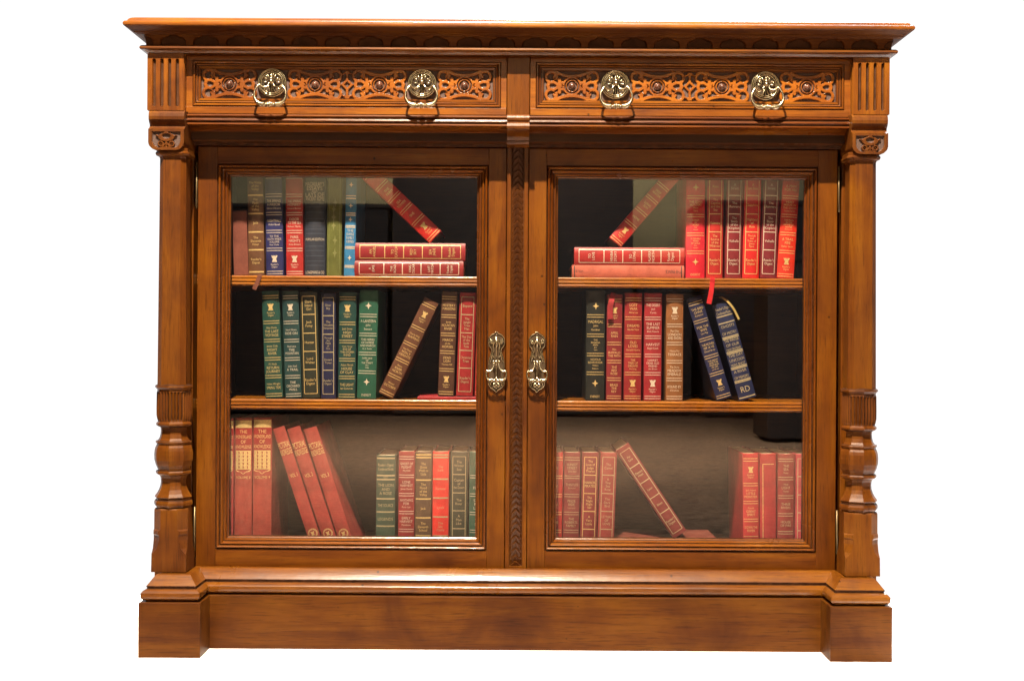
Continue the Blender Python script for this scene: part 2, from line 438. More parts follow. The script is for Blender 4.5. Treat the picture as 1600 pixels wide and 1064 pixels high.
# centre stile between the drawers with its little bracket
bm = bmesh.new()
box(bm, XC - HX(17.5, -0.056), XC + HX(17.5, -0.056), -0.056, -0.02, Z(86, -0.056), Z(179.5, -0.056), 0.0012)
br = [(-0.02, 179), (-0.0600, 179), (-0.0630, 181.5), (-0.0640, 184), (-0.0630, 188), (-0.0610, 190.4), (-0.0610, 191.4), (-0.0640, 193), (-0.0655, 197), (-0.0645, 201), (-0.0600, 204.6), (-0.0480, 209), (-0.0360, 214), (-0.03, 220), (-0.024, 226), (-0.012, 231), (0, 231)]
t = bmesh.new(); sweep(t, [(-y, Z(py, y)) for y, py in br], [(XC - HX(17.5, -0.06), 0), (XC + HX(17.5, -0.06), 0)]); merge(bm, t)
finish('drawer_divider', bm, [WV], case)

# central stile between the doors with carved leaf strip
bm = bmesh.new()
zb_, zt_ = Z(893, -0.008), Z(231.5)
for s in (-1, 1):
    box(bm, XC + s * HX(10.3, -0.008), XC + s * HX(16.6, -0.008), -0.008, 0.02, zb_, zt_, 0.0008)
box(bm, XC - HX(10.2, -0.008), XC + HX(10.2, -0.008), -0.0075, 0.018, zb_, Z(883), 0.0006)
finish('centre_stile', bm, [WV], case)
bm = bmesh.new(); q = sc(0)
def leaf_h(x, z):
    u = abs((x - XC) / q); v = (z / q)
    if u > 8.2: return 0.25
    ph = ((v + u * 0.9) / 10.0) % 1.0
    return (0.25 + 0.75 * ph ** 0.8 * (1 - (u / 9.2) ** 3)) * (0.45 if u < 0.5 else 1)
relief(bm, XC - HX(10.25), XC + HX(10.25), Z(883), zt_, 1.15 * q, lambda z: -0.0052, leaf_h, 0.006, mats=(0, 0))
finish('leaf_carving', bm, [WLC], case, recalc=False)

# ------------------------------------------------------------------ corner posts and columns (mirrored)
def side_parts(s):
    def xs(u, y): return XC + s * HX(u, y)
    # fluted block
    bm = bmesh.new(); k = sc(PY)
    xa, xb = sorted((xs(523, PY), xs(580, PY)))
    zt_, zb_ = Z(87, PY), Z(176, PY)
    box(bm, xa, xb, PY + 0.0052, 0.05, zb_, zt_, 0)
    def fl(x, z):
        u = (x - (xa + xb) / 2) / k; v0, v1 = Z(98, PY), Z(167.5, PY)
        d = 99
        for c in (-18.2, -6.1, 6.1, 18.2):
            vv = max(0, z / k - v0 / k, v1 / k - z / k)
            d = min(d, math.hypot(u - c, vv) - 2.0)
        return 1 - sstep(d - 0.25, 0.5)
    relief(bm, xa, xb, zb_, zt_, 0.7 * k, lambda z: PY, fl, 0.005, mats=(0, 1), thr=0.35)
    finish('fluted_block', bm, [WFB, DARK_REC], case, recalc=False)
    # bracket: ogee then rounded carved block
    bm = bmesh.new()
    xa, xb = sorted((xs(522.5, -0.08), xs(578.5, -0.08)))
    pts = [(0.03, 178), (-0.066, 178), (-0.066, 176.5), (-0.074, 177.5), (-0.0765, 180), (-0.0775, 185), (-0.0770, 190), (-0.0735, 195), (-0.0700, 198.5), (-0.0695, 201), (-0.0720, 203), (-0.0790, 205.5)]
    sweep(bm, [(-y, Z(py, y)) for y, py in pts] + [(-0.03, Z(206, -0.07))], [(xa, 0), (xb, 0)], closed_prof=True)
    # rounded block
    k = sc(-0.08); R = 13 * k; z0, z1 = Z(237.5, -0.08), Z(205.0, -0.08)
    out_ = [(xa, z1), (xb, z1)]
    for i in range(9):
        a = i / 8 * PI / 2; out_.append((xb - R + R * math.cos(a), z0 + R - R * math.sin(a)))
    for i in range(9):
        a = i / 8 * PI / 2; out_.append((xa + R - R * math.sin(a), z0 + R - R * math.cos(a)))
    A = [bm.verts.new((x, -0.0750, z)) for x, z in out_]; B = [bm.verts.new((x, 0.0, z)) for x, z in out_]
    for i in range(len(A)):
        j = (i + 1) % len(A); bm.faces.new((A[i], A[j], B[j], B[i]))
    bm.faces.new(B); bm.faces.new(A)
    xm = (xa + xb) / 2; zm = (z0 + z1) / 2
    def car(x, z):
        u, v = (x - xm) / k, (z - z1) / k       # v 0..-32
        # recess panel
        pd = max(abs(u) - 22.0, v + 4.5, -v - 29.0)
        if v < -17: pd = max(pd, math.hypot(max(0, abs(u) - 9.5), max(0, -v - 17)) - 12.3)
        g = 1 - sstep(pd, 0.7)
        a = abs(u)
        m = math.hypot(a / 13.0, (v + 12.5) / 7.2) - 1; m *= 7
        m = min(m, seg(a, v, 0, -4.5, 4, -8) - 2.0, seg(a, v, 10, -12, 15.5, -9.8) - 1.2)
        m = max(m, -(math.hypot(a / 6.0, (v + 11.0) / 3.6) - 1) * 3)
        m = min(m, seg(u, v, 0, -18, 0, -28) - 1.3, abs(math.hypot(a - 8.5, v + 23) - 3.6) - 1.4, seg(a, v, 0, -21, 5, -27) - 1.5, math.hypot(a - 8.5, v + 23) - 1.1)
        m = min(m, seg(a, v, 8, -29, 0, -29) - 1.5)
        return max(g, sstep(m, 0.7))
    t = bmesh.new()
    relief(t, xa, xb, z0, z1, 0.6 * k, lambda z: -0.0790, car, 0.0038)
    # trim the plate to the rounded outline
    dead = []
    for v in t.verts:
        cx = xb - R if v.co.x > xm else xa + R
        if v.co.z < z0 + R and ((v.co.x > xb - R) or (v.co.x < xa + R)):
            if math.hypot(v.co.x - cx, v.co.z - z0 - R) > R * 1.02: dead.append(v)
    bmesh.ops.delete(t, geom=dead, context='VERTS')
    # rim of the plate joins the block
    ed = [e for e in t.edges if e.is_boundary]
    r = bmesh.ops.extrude_edge_only(t, edges=ed)
    for v in [g for g in r['geom'] if isinstance(g, bmesh.types.BMVert)]: v.co.y = -0.0745
    merge2(bm, t)
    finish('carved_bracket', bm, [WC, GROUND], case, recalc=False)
    # column
    cu = 536; ccx = xs(cu, -0.05); ccy = -0.047; k = sc(-0.06)
    bm = bmesh.new()
    C = lambda py, h, c, dx=0: (ccx - s * dx * k, ccy, Z(py, -0.06), h * k, c * k)
    loft(bm, [C(236, 24, 6), C(241, 24, 6), C(242.5, 26, 8), C(245, 26.2, 8), C(247.5, 25, 8), C(249, 21.2, 7), C(252, 20.4, 7), C(603, 22.2, 8), C(605, 22.2, 8)])
    o = finish('column', bm, [WC], case); o['label'] = 'tapering chamfered column standing on its turned faceted baluster'
    bm = bmesh.new()
    L = lambda py, r, f=0: (r * k, Z(py, -0.06), f * k)
    bx = ccx - s * (-2.5 * k) * 0
    fl_prof = [L(603.0, 23), L(604.5, 27.5), L(606, 29.5), L(608, 30), L(609.5, 28.6), L(611.5, 26.6), L(613, 26.2), L(615, 26.5, 0), L(617, 27.2, 2.8), L(640, 27.5, 2.8), L(652, 27.4, 2.8), L(658, 26.2, 2.6), L(661, 25.2, 0.6), L(662.5, 24.8)]
    lathe(bm, ccx, ccy, fl_prof, 168, 0.0, 28, smooth=False, grime=k)
    tp = [(661, 24), (662.5, 25.5), (664.5, 27.6), (666.5, 28), (668.5, 27), (670, 23.5), (671, 21), (676, 20.4), (682, 20.8), (688, 22.4), (691.5, 25), (692.4, 28), (693.6, 28.6), (695.6, 28), (697, 26.4), (699, 27), (702, 28.6), (707, 30.0), (714, 30.6), (722, 30.2), (730, 28), (736, 25.2), (738, 24.6), (738.8, 27), (740.5, 28), (743, 27.6), (744.6, 25), (746, 22), (750, 20.4), (756, 19.8), (762, 20.4), (768, 22.4), (774, 25.6), (778, 28.6), (779.2, 29.4), (780.6, 28.6), (781.6, 26.8), (783.5, 27), (785, 29), (788, 30.2), (791.5, 30), (794.5, 28), (796, 26), (797.5, 25.8)]
    lathe(bm, ccx, ccy, [(r * k, Z(py, -0.06)) for py, r in tp], 8, 0.0, grime=k)
    finish('turned_baluster', bm, [WC, GRIME], case)
    bm = bmesh.new()
    C = lambda py, h, c: (ccx, ccy, Z(py, -0.06), h * k, c * k)
    loft(bm, [C(796.5, 25, 12.5), C(798.5, 26, 13), C(801, 26.2, 13), C(829, 26.3, 13), C(831, 26.4, 10.2), C(836, 26.4, 9.8), C(838.5, 26.4, 11.8), C(845, 26.5, 12), C(851, 26.5, 10), C(858, 26.6, 8), C(862, 26.7, 5), C(866, 26.8, 1.2), C(894, 27.2, 1.0)])
    finish('column_pedestal', bm, [WC], case)
for s in (-1, 1): side_parts(s)

# ------------------------------------------------------------------ drawers
def unit_d(u, v):
    """signed distance of one fretwork cartouche (px)"""
    a, b_ = abs(u), abs(v)
    d = abs(math.hypot(a - 32.4, b_ - 13.9) - 8.2) - 2.0                # corner loops
    # cut the loop open towards the inside
    op = math.hypot(a - 25.6, b_ - 7.4) - 2.6
    d = max(d, -op)
    d = min(d, seg(a, b_, 22.5, 21.5, 28.5, 13.5) - 1.5)
    R = 52.0
    d = min(d, abs(math.hypot(a, b_ - (15.2 + R)) - R) - 2.2 if a < 23.5 else seg(a, b_, 21.5, 20.6, 24.5, 22.2) - 1.9)   # bowed top and bottom
    d = min(d, abs(math.hypot(a, b_) - 13.4) - 1.3)                      # ring round the boss
    d = min(d, math.hypot(a - 20.2, b_) - 4.2, seg(a, b_, 14.5, 5.2, 19.5, 4.6) - 1.9)
    d = min(d, seg(a, b_, 19.4, 3, 19.6, 9.0) - 2.2, math.hypot(a - 19.6, b_ - 9.6) - 2.7)                     # trefoil lobes
    d = min(d, seg(a, b_, 20, 1, 28, 5.6) - 2.0)
    d = min(d, seg(a, b_, 36.0, 5.4, 37.6, 0) - 2.4)
    d = max(d, -(abs(a - 31.8) + b_ - 3.6))                              # lozenge holes
    d = max(d, -(abs(a - 14.4) * 0.6 + b_ - 1.3))
    d = max(d, -(math.hypot(a, b_) - 11.9))
    d = min(d, abs(math.hypot(a, b_) - 8.9) - 0.5)
    return d - 0.5
def diamond_d(u, v):
    a, b_ = abs(u), abs(v)
    d = (a + b_ - 10.2) * 0.707
    d = min(d, max(a - 2.4 + b_ * 0.02, b_ - 21.5), seg(a, b_, 0, 19.5, 1.5, 19.5) - 2.8)
    d = max(d, -(a + b_ - 4.4) * 0.707)
    d = min(d, seg(a, b_, 7.5, 16.5, 3, 18.5) - 1.3)
    return d
def drawer(s, side_words):
    y = DY; k = sc(y)
    g = lambda px: X(px, y)
    root_x0, root_x1 = sorted((XC + s * HX(18.6, y), XC + s * HX(519.5, y)))
    z1, z0 = Z(90, y), Z(180.6, y)
    bm = bmesh.new()
    mo0, mo1 = sorted((XC + s * HX(26.8, y), XC + s * HX(509.5, y)))   # moulding outer
    zz1, zz0 = Z(97.4, y), Z(169.6, y)
    fx0, fx1 = sorted((XC + s * HX(40.0, y), XC + s * HX(496.0, y)))   # fret opening
    fz1, fz0 = Z(109.8, y), Z(158.2, y)
    # front frame: four boards round the opening
    box(bm, root_x0, root_x1, y, 0.0, zz1 - 0.0002, z1, 0.0008); box(bm, root_x0, root_x1, y, 0.0, z0, zz0 + 0.0002, 0.0008)
    box(bm, root_x0, mo0 + 0.0002, y + 0.0003, 0.0, zz0, zz1, 0.0); box(bm, mo1 - 0.0002, root_x1, y + 0.0003, 0.0, zz0, zz1, 0.0)
    front = finish('drawer', bm, [WH], case)
    front['label'] = 'drawer front with pierced fretwork panel and two brass ring pulls, %s' % side_words
    bm = bmesh.new()
    pf = [(0, 0.0006), (0, 0.0030), (0.9, 0.0034), (1.2, -0.0006), (2.2, -0.0018), (3.6, -0.0018), (4.6, -0.0004), (4.9, 0.0020), (5.5, 0.0022), (5.8, 0.0000), (6.8, -0.0006), (8.0, -0.0002), (8.4, 0.0022), (9.0, 0.0024), (9.3, 0.0004), (12.6, 0.0000), (13.0, 0.0008), (13.3, 0.008)]
    i_tot = fx0 - mo0
    frame_sweep(bm, mo0, mo1, zz0, zz1, [(p / 13.3 * min(i_tot, zz1 - fz1) if False else p / 13.3 * i_tot, y + dy) for p, dy in pf[:2]] + [(p / 13.3 * i_tot, y + dy) for p, dy in pf[2:]], (0, 1), dark=(0, 1, 2, 6, 7, 11, 12, 15))
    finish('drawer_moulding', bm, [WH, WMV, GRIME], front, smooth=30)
    # fret panel
    ux = [-224.7 + 268 - 268]  # placeholder, positions below measured from the drawer centre
    cxd = (fx0 + fx1) / 2; czd = (fz0 + fz1) / 2
    # unit centres relative to the drawer centre (540.7 in the photo)
    cs = (-184.2, -50.4, 50.4, 183.4)
    def fh(x, z):
        u, v = (x - cxd) / k, (z - czd) / k
        d = 99
        for c in cs:
            if abs(u - c) < 45: d = min(d, unit_d(u - c, v))
        if abs(u) < 12: d = min(d, diamond_d(u, v))
        d = min(d, 24.2 * 0 + min(99, (0.3 - (228 - abs(u)) if False else 99)))
        return sstep(d, 0.75)
    bm = bmesh.new()
    relief(bm, fx0 - 0.0004, fx1 + 0.0004, fz0 - 0.0004, fz1 + 0.0004, 0.62 * k, lambda z: y + 0.0016, fh, 0.0036)
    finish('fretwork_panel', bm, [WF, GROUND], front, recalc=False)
    for c in cs:
        bm = bmesh.new()
        lathe_y(bm, cxd + c * k, czd, [(6.0 * k, y + 0.006), (5.8 * k, y + 0.0035), (5.0 * k, y + 0.002), (4.5 * k, y + 0.0025), (4.4 * k, y + 0.0005), (3.4 * k, y - 0.0022), (1.8 * k, y - 0.0034), (0.3 * k, y - 0.0037)])
        finish('boss', bm, [BOSS], front)
    words = ('outer', 'inner')
    for hc in (-116.6, 117.6):
        px = cxd + hc * k
        h = ring_pull(px, czd + 0.002, y + 0.001, front)
def lathe_y(bm, cx, cz, prof, segs=20, mat=0):
    rings = [[bm.verts.new((cx + r * math.cos(2 * PI * i / segs), y, cz + r * math.sin(2 * PI * i / segs))) for i in range(segs)] for r, y in prof]
    for a, c in zip(rings, rings[1:]):
        for i in range(segs):
            j = (i + 1) % segs; f = bm.faces.new((a[i], a[j], c[j], c[i])); f.smooth = True; f.material_index = mat
    bm.faces.new(rings[-1]).material_index = mat
def ring_pull(cx, cz, y, parent):
    k = sc(y); bm = bmesh.new()
    P = lambda u, v, dy: (cx + u * k, y - dy, cz + v * k)
    # pierced round back plate: rims
    ringtube(bm, P(0, 0, 0.0022), 21.4 * k, 1.25 * k); ringtube(bm, P(0, 0, 0.0045), 19.2 * k, 0.8 * k); ringtube(bm, P(0, 0, 0.0035), 16.6 * k, 1.0 * k)
    # pierced leaf scrolls
    for i in range(12):
        a = PI * (0.04 + 0.92 * i / 11)
        r0, r1 = 6.0, 15.6
        w = 0.16 * (1 if i % 2 else -1)
        tube(bm, [P(r0 * math.cos(a), r0 * math.sin(a) + 1, 0.006), P(11 * math.cos(a + w), 11 * math.sin(a + w), 0.008), P(r1 * math.cos(a), r1 * math.sin(a), 0.004)], [0.7 * k, 1.25 * k, 0.7 * k], 7)
        if i % 4 == 1: ball(bm, P(12.6 * math.cos(a - 0.12), 12.6 * math.sin(a - 0.12), 0.0065), 1.5 * k)
    for s in (-1, 1):
        tube(bm, [P(s * 3, -3, 0.004), P(s * 6, -8, 0.006), P(s * 11, -10, 0.005), P(s * 15.6, -5, 0.004)], [0.9 * k, 1.3 * k, 1.0 * k, 0.8 * k], 7)
        tube(bm, [P(s * 2, -6, 0.004), P(s * 3.5, -12, 0.005), P(s * 6.5, -15, 0.004)], [0.8 * k, 1.1 * k, 0.8 * k], 7)
    tube(bm, [P(0, -4, 0.005), P(0, -11, 0.005), P(0, -16.4, 0.004)], [1 * k, 0.8 * k, 0.8 * k], 7)
    # centre knob
    ball(bm, P(0, 5, 0.009), 3.6 * k, 1.2); ball(bm, P(0, 0.5, 0.010), 4.2 * k, 1.2); ball(bm, P(0, 9.5, 0.008), 2.6 * k)
    # bail with turned grip
    for s in (-1, 1):
        tube(bm, [P(s * 3.6, -2.5, 0.0125), P(s * 4.8, -6.6, 0.0135), P(s * 8.6, -9.2, 0.015), P(s * 13.4, -8.6, 0.0165), P(s * 17.0, -5.4, 0.017), P(s * 20.4, -9.6, 0.019), P(s * 24.0, -17, 0.0205), P(s * 24.2, -25.5, 0.0215),
                  P(s * 20.2, -33.0, 0.022), P(s * 14.6, -36.4, 0.022), P(s * 9.6, -37.2, 0.022)], [0.9 * k, 1.3 * k, 1.5 * k, 1.4 * k, 1.3 * k, 1.4 * k, 1.7 * k, 2.1 * k, 3.0 * k, 3.9 * k, 4.1 * k], 10)
    def lx(prof):
        rings = [[bm.verts.new((cx + u * k, y - 0.022 + r * k * math.cos(2 * PI * i / 14), cz - 37.0 * k + r * k * math.sin(2 * PI * i / 14))) for i in range(14)] for u, r in prof]
        for a, c in zip(rings, rings[1:]):
            for i in range(14):
                j = (i + 1) % 14; f = bm.faces.new((a[i], a[j], c[j], c[i])); f.smooth = True
        bm.faces.new(rings[0]); bm.faces.new(rings[-1])
    lx([(-10, 4.4), (-9, 4.6), (-8, 3.2), (-6.6, 2.2), (-4.6, 2.6), (-4, 3.8), (-3.2, 4.2), (-2.4, 3.6), (-2.0, 3.4), (-1.6, 4.6), (-0.6, 5.2), (0.6, 5.2), (1.6, 4.6), (2.0, 3.4), (2.4, 3.6), (3.2, 4.2), (4, 3.8), (4.6, 2.6), (6.6, 2.2), (8, 3.2), (9, 4.6), (10, 4.4)])
    # thin disc behind the rims, one dark face between the scrolls
    lathe_y(bm, cx, cz, [(21.8 * k, y + 0.002), (21.8 * k, y - 0.0008), (19.5 * k, y - 0.0012)] , 40, 1)
    o = finish('ring_pull', bm, [BRASS, simple('dark_plate', (0.06, 0.038, 0.022), 0.6, 0.2)], parent)
    return o
drawer(-1, 'left of the centre stile'); drawer(1, 'right of the centre stile')

# ------------------------------------------------------------------ doors
def door(s):
    k = sc(0)
    x0, x1 = sorted((XC + s * HX(17.6), XC + s * HX(499.5)))
    z1, z0 = Z(232.2), Z(890.4)
    mi, mo_ = XC + s * HX(45), XC + s * HX(469.5)
    mx0, mx1 = sorted((mi, mo_)); mz1, mz0 = Z(258.5), Z(860.2)
    bm = bmesh.new()
    box(bm, x0, mx0 + 0.0001, FY, 0.026, z0, z1, 0.0009, 0); box(bm, mx1 - 0.0001, x1, FY, 0.026, z0, z1, 0.0009, 0)
    box(bm, mx0 + 0.0002, mx1 - 0.0002, FY + 0.0002, 0.026, mz1 - 0.0001, z1 - 0.0002, 0.0004, 1)
    box(bm, mx0 + 0.0002, mx1 - 0.0002, FY + 0.0002, 0.026, z0 + 0.0002, mz0 + 0.0001, 0.0004, 1)
    o = finish('glazed_door', bm, [WV, WDR], case)
    o['label'] = 'glazed door with moulded frame and drop handle, %s of the carved centre stile' % ('left' if s < 0 else 'right')
    bm = bmesh.new()
    pf = [(0, 0.001), (0, 0.0042), (1.3, 0.0046), (1.7, 0.0010), (2.6, -0.0022), (4.0, -0.0030), (5.2, -0.0022), (5.9, 0.0006), (6.3, 0.0030), (7.1, 0.0032), (7.5, 0.0022), (8.5, 0.0012), (9.7, 0.0018), (10.6, 0.0042), (11.6, 0.0066), (12.2, 0.0072), (13.0, 0.0066), (14.2, 0.0068), (15.2, 0.0086), (15.8, 0.0112), (17.0, 0.0122), (18.2, 0.0132), (18.6, 0.0160), (18.8, 0.0240)]
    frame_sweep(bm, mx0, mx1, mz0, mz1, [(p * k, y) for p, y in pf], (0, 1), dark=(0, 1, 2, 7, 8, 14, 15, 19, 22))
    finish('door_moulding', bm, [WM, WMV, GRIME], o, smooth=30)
    bm = bmesh.new(); box(bm, mx0 + 15 * k, mx1 - 15 * k, 0.0165, 0.0190, mz0 + 15 * k, mz1 - 15 * k, 0)
    finish('glass_pane', bm, [GL], o)
    # hinges
    for pa, pb in ((258, 328), (795, 862)):
        bm = bmesh.new(); hx = XC + s * HX(501.6)
        n = 5; za, zb2 = Z(pa), Z(pb)
        tube(bm, [(hx, -0.0006, za + 0.001), (hx, -0.0006, zb2 - 0.001)], 0.0014, 8, sub=1)
        finish('hinge', bm, [HINGE], o)
    drop_handle(XC + s * HX(31.6), Z(565.5), -0.001, o)
def drop_handle(cx, cz, y, parent):
    k = sc(y); bm = bmesh.new()
    P = lambda u, v, dy: (cx + u * k, y - dy, cz + v * k)
    half = [(0.8, 47), (3.5, 44), (8, 41.8), (11.2, 38), (12.4, 33), (12, 28), (11.4, 25), (9.2, 22.5), (7.6, 19.5), (8.0, 15), (9.6, 9), (11.4, 3), (12.2, -4), (12.0, -10), (10.4, -17), (10.8, -23), (12.2, -30), (11.6, -35), (9, -39.6), (5, -42.5), (2.4, -44), (0.2, -47)]
    # pierced back plate as a thin extruded outline
    pts = [(u, v) for u, v in half] + [(-u, v) for u, v in reversed(half)]
    A = [bm.verts.new(P(u, v, 0.0016)) for u, v in pts]; B = [bm.verts.new(P(u, v, 0)) for u, v in pts]
    f = bm.faces.new(A); f.material_index = 1  # flat dark face between the scrolls
    for i in range(len(A)): bm.faces.new((A[i], A[(i + 1) % len(A)], B[(i + 1) % len(A)], B[i]))
    for s in (-1, 1):
        tube(bm, [P(s * u, v, 0.0025) for u, v in half], 0.95 * k, 8, sub=3)
        tube(bm, [P(s * 9, 36, 0.003), P(s * 9.5, 31, 0.004), P(s * 6, 29, 0.004), P(s * 7.5, 34, 0.004)], [1.0 * k, 1.5 * k, 1.6 * k, 1.0 * k], 7)
        tube(bm, [P(s * 1, 33, 0.005), P(s * 5, 26, 0.004), P(s * 4, 19, 0.004), P(s * 6.5, 12, 0.004), P(s * 3.0, 6, 0.005)], [1.6 * k, 1.4 * k, 1.1 * k, 1.2 * k, 1.2 * k], 7)
        tube(bm, [P(s * 5.5, 16, 0.004), P(s * 7.5, 8, 0.004), P(s * 9, 0, 0.003)], [0.8 * k, 1.5 * k, 0.8 * k], 7)
        tube(bm, [P(s * 1, -33, 0.004), P(s * 4.5, -35, 0.005), P(s * 3.0, -39, 0.004), P(s * 0.5, -36, 0.004)], [1.0 * k, 1.4 * k, 1.2 * k, 0.8 * k], 7)
        tube(bm, [P(s * 6, -31, 0.004), P(s * 9, -33, 0.004), P(s * 8, -37, 0.003)], [0.8 * k, 1.2 * k, 0.8 * k], 7)
    tube(bm, [P(0, 37, 0.004), P(0, 30, 0.008), P(0, 22, 0.006), P(0, 8, 0.005)], [2.0 * k, 1.8 * k, 1.1 * k, 0.8 * k], 8)
    ball(bm, P(0, 41.5, 0.003), 2.1 * k, mat=1); ball(bm, P(0, -41.5, 0.003), 2.1 * k, mat=1); ringtube(bm, P(0, 35.5, 0.004), 3.4 * k, 0.8 * k, 16)
    ball(bm, P(0, 0.5, 0.013), 3.2 * k, 1.3); ball(bm, P(0, -3.5, 0.013), 2.4 * k, 1.2)
    for s in (-1, 1):
        ball(bm, P(s * 4.6, 0.5, 0.011), 2.3 * k)
        # anchor shaped pull
        tube(bm, [P(s * 3.8, -1.5, 0.012), P(s * 4.4, -7, 0.014), P(s * 6.6, -11.6, 0.0155), P(s * 10.5, -14.4, 0.0165), P(s * 14.6, -14.2, 0.0165), P(s * 15.6, -18.5, 0.017), P(s * 14.4, -24.0, 0.0175), P(s * 11.4, -27.4, 0.018), P(s * 7.4, -28.2, 0.018), P(0, -28.2, 0.018)],
             [1.0 * k, 1.2 * k, 1.4 * k, 1.6 * k, 1.7 * k, 1.3 * k, 1.6 * k, 2.0 * k, 2.2 * k, 2.0 * k], 9)
        ball(bm, P(s * 6.4, -28, 0.018), 3.2 * k)
    tube(bm, [P(0, -3, 0.011), P(0, -14, 0.010), P(0, -24, 0.012)], [0.9 * k] * 3, 7)
    tube(bm, [P(0, -23, 0.0185), P(0, -27, 0.019), P(0, -32, 0.0185)], [1.6 * k, 2.9 * k, 1.6 * k], 10)
    finish('drop_handle', bm, [BRASS, simple('dark_plate', (0.085, 0.055, 0.03), 0.5, 0.4)], parent)
for s in (-1, 1): door(s)

# ------------------------------------------------------------------ books
YS = 0.046
_tc = {}
def text_mesh(txt):
    if txt in _tc: return _tc[txt]
    cu = bpy.data.curves.new('t', 'FONT'); cu.body = txt; cu.align_x = 'CENTER'; cu.resolution_u = 3; cu.size = 1.0
    ob = bpy.data.objects.new('t', cu); me = ob.to_mesh()
    vs = [tuple(v.co) for v in me.vertices]; fs = [tuple(p.vertices) for p in me.polygons]
    ob.to_mesh_clear(); bpy.data.objects.remove(ob); bpy.data.curves.remove(cu)
    if not vs: _tc[txt] = ([], [], 1); return _tc[txt]
    xs = [v[0] for v in vs]; w = max(xs) - min(xs); cx = (max(xs) + min(xs)) / 2
    _tc[txt] = ([(v[0] - cx, v[1]) for v in vs], fs, w)
    return _tc[txt]
EMB = [(-.5, -.5), (-.35, -.42), (-.2, -.1), (-.45, .1), (-.62, .5), (-.3, .38), (-.22, .52), (-.08, .34), (.05, .5), (.15, .3), (.3, .5), (.62, .42), (.42, .12), (.25, .05), (.2, -.15), (.38, -.35), (.5, -.5), (.15, -.42), (.0, -.2), (-.12, -.45)]
DIA = [(0, 1), (.22, .38), (.38, .22), (1, 0), (.38, -.22), (.22, -.38), (0, -1), (-.22, -.38), (-.38, -.22), (-1, 0), (-.38, .22), (-.22, .38)]

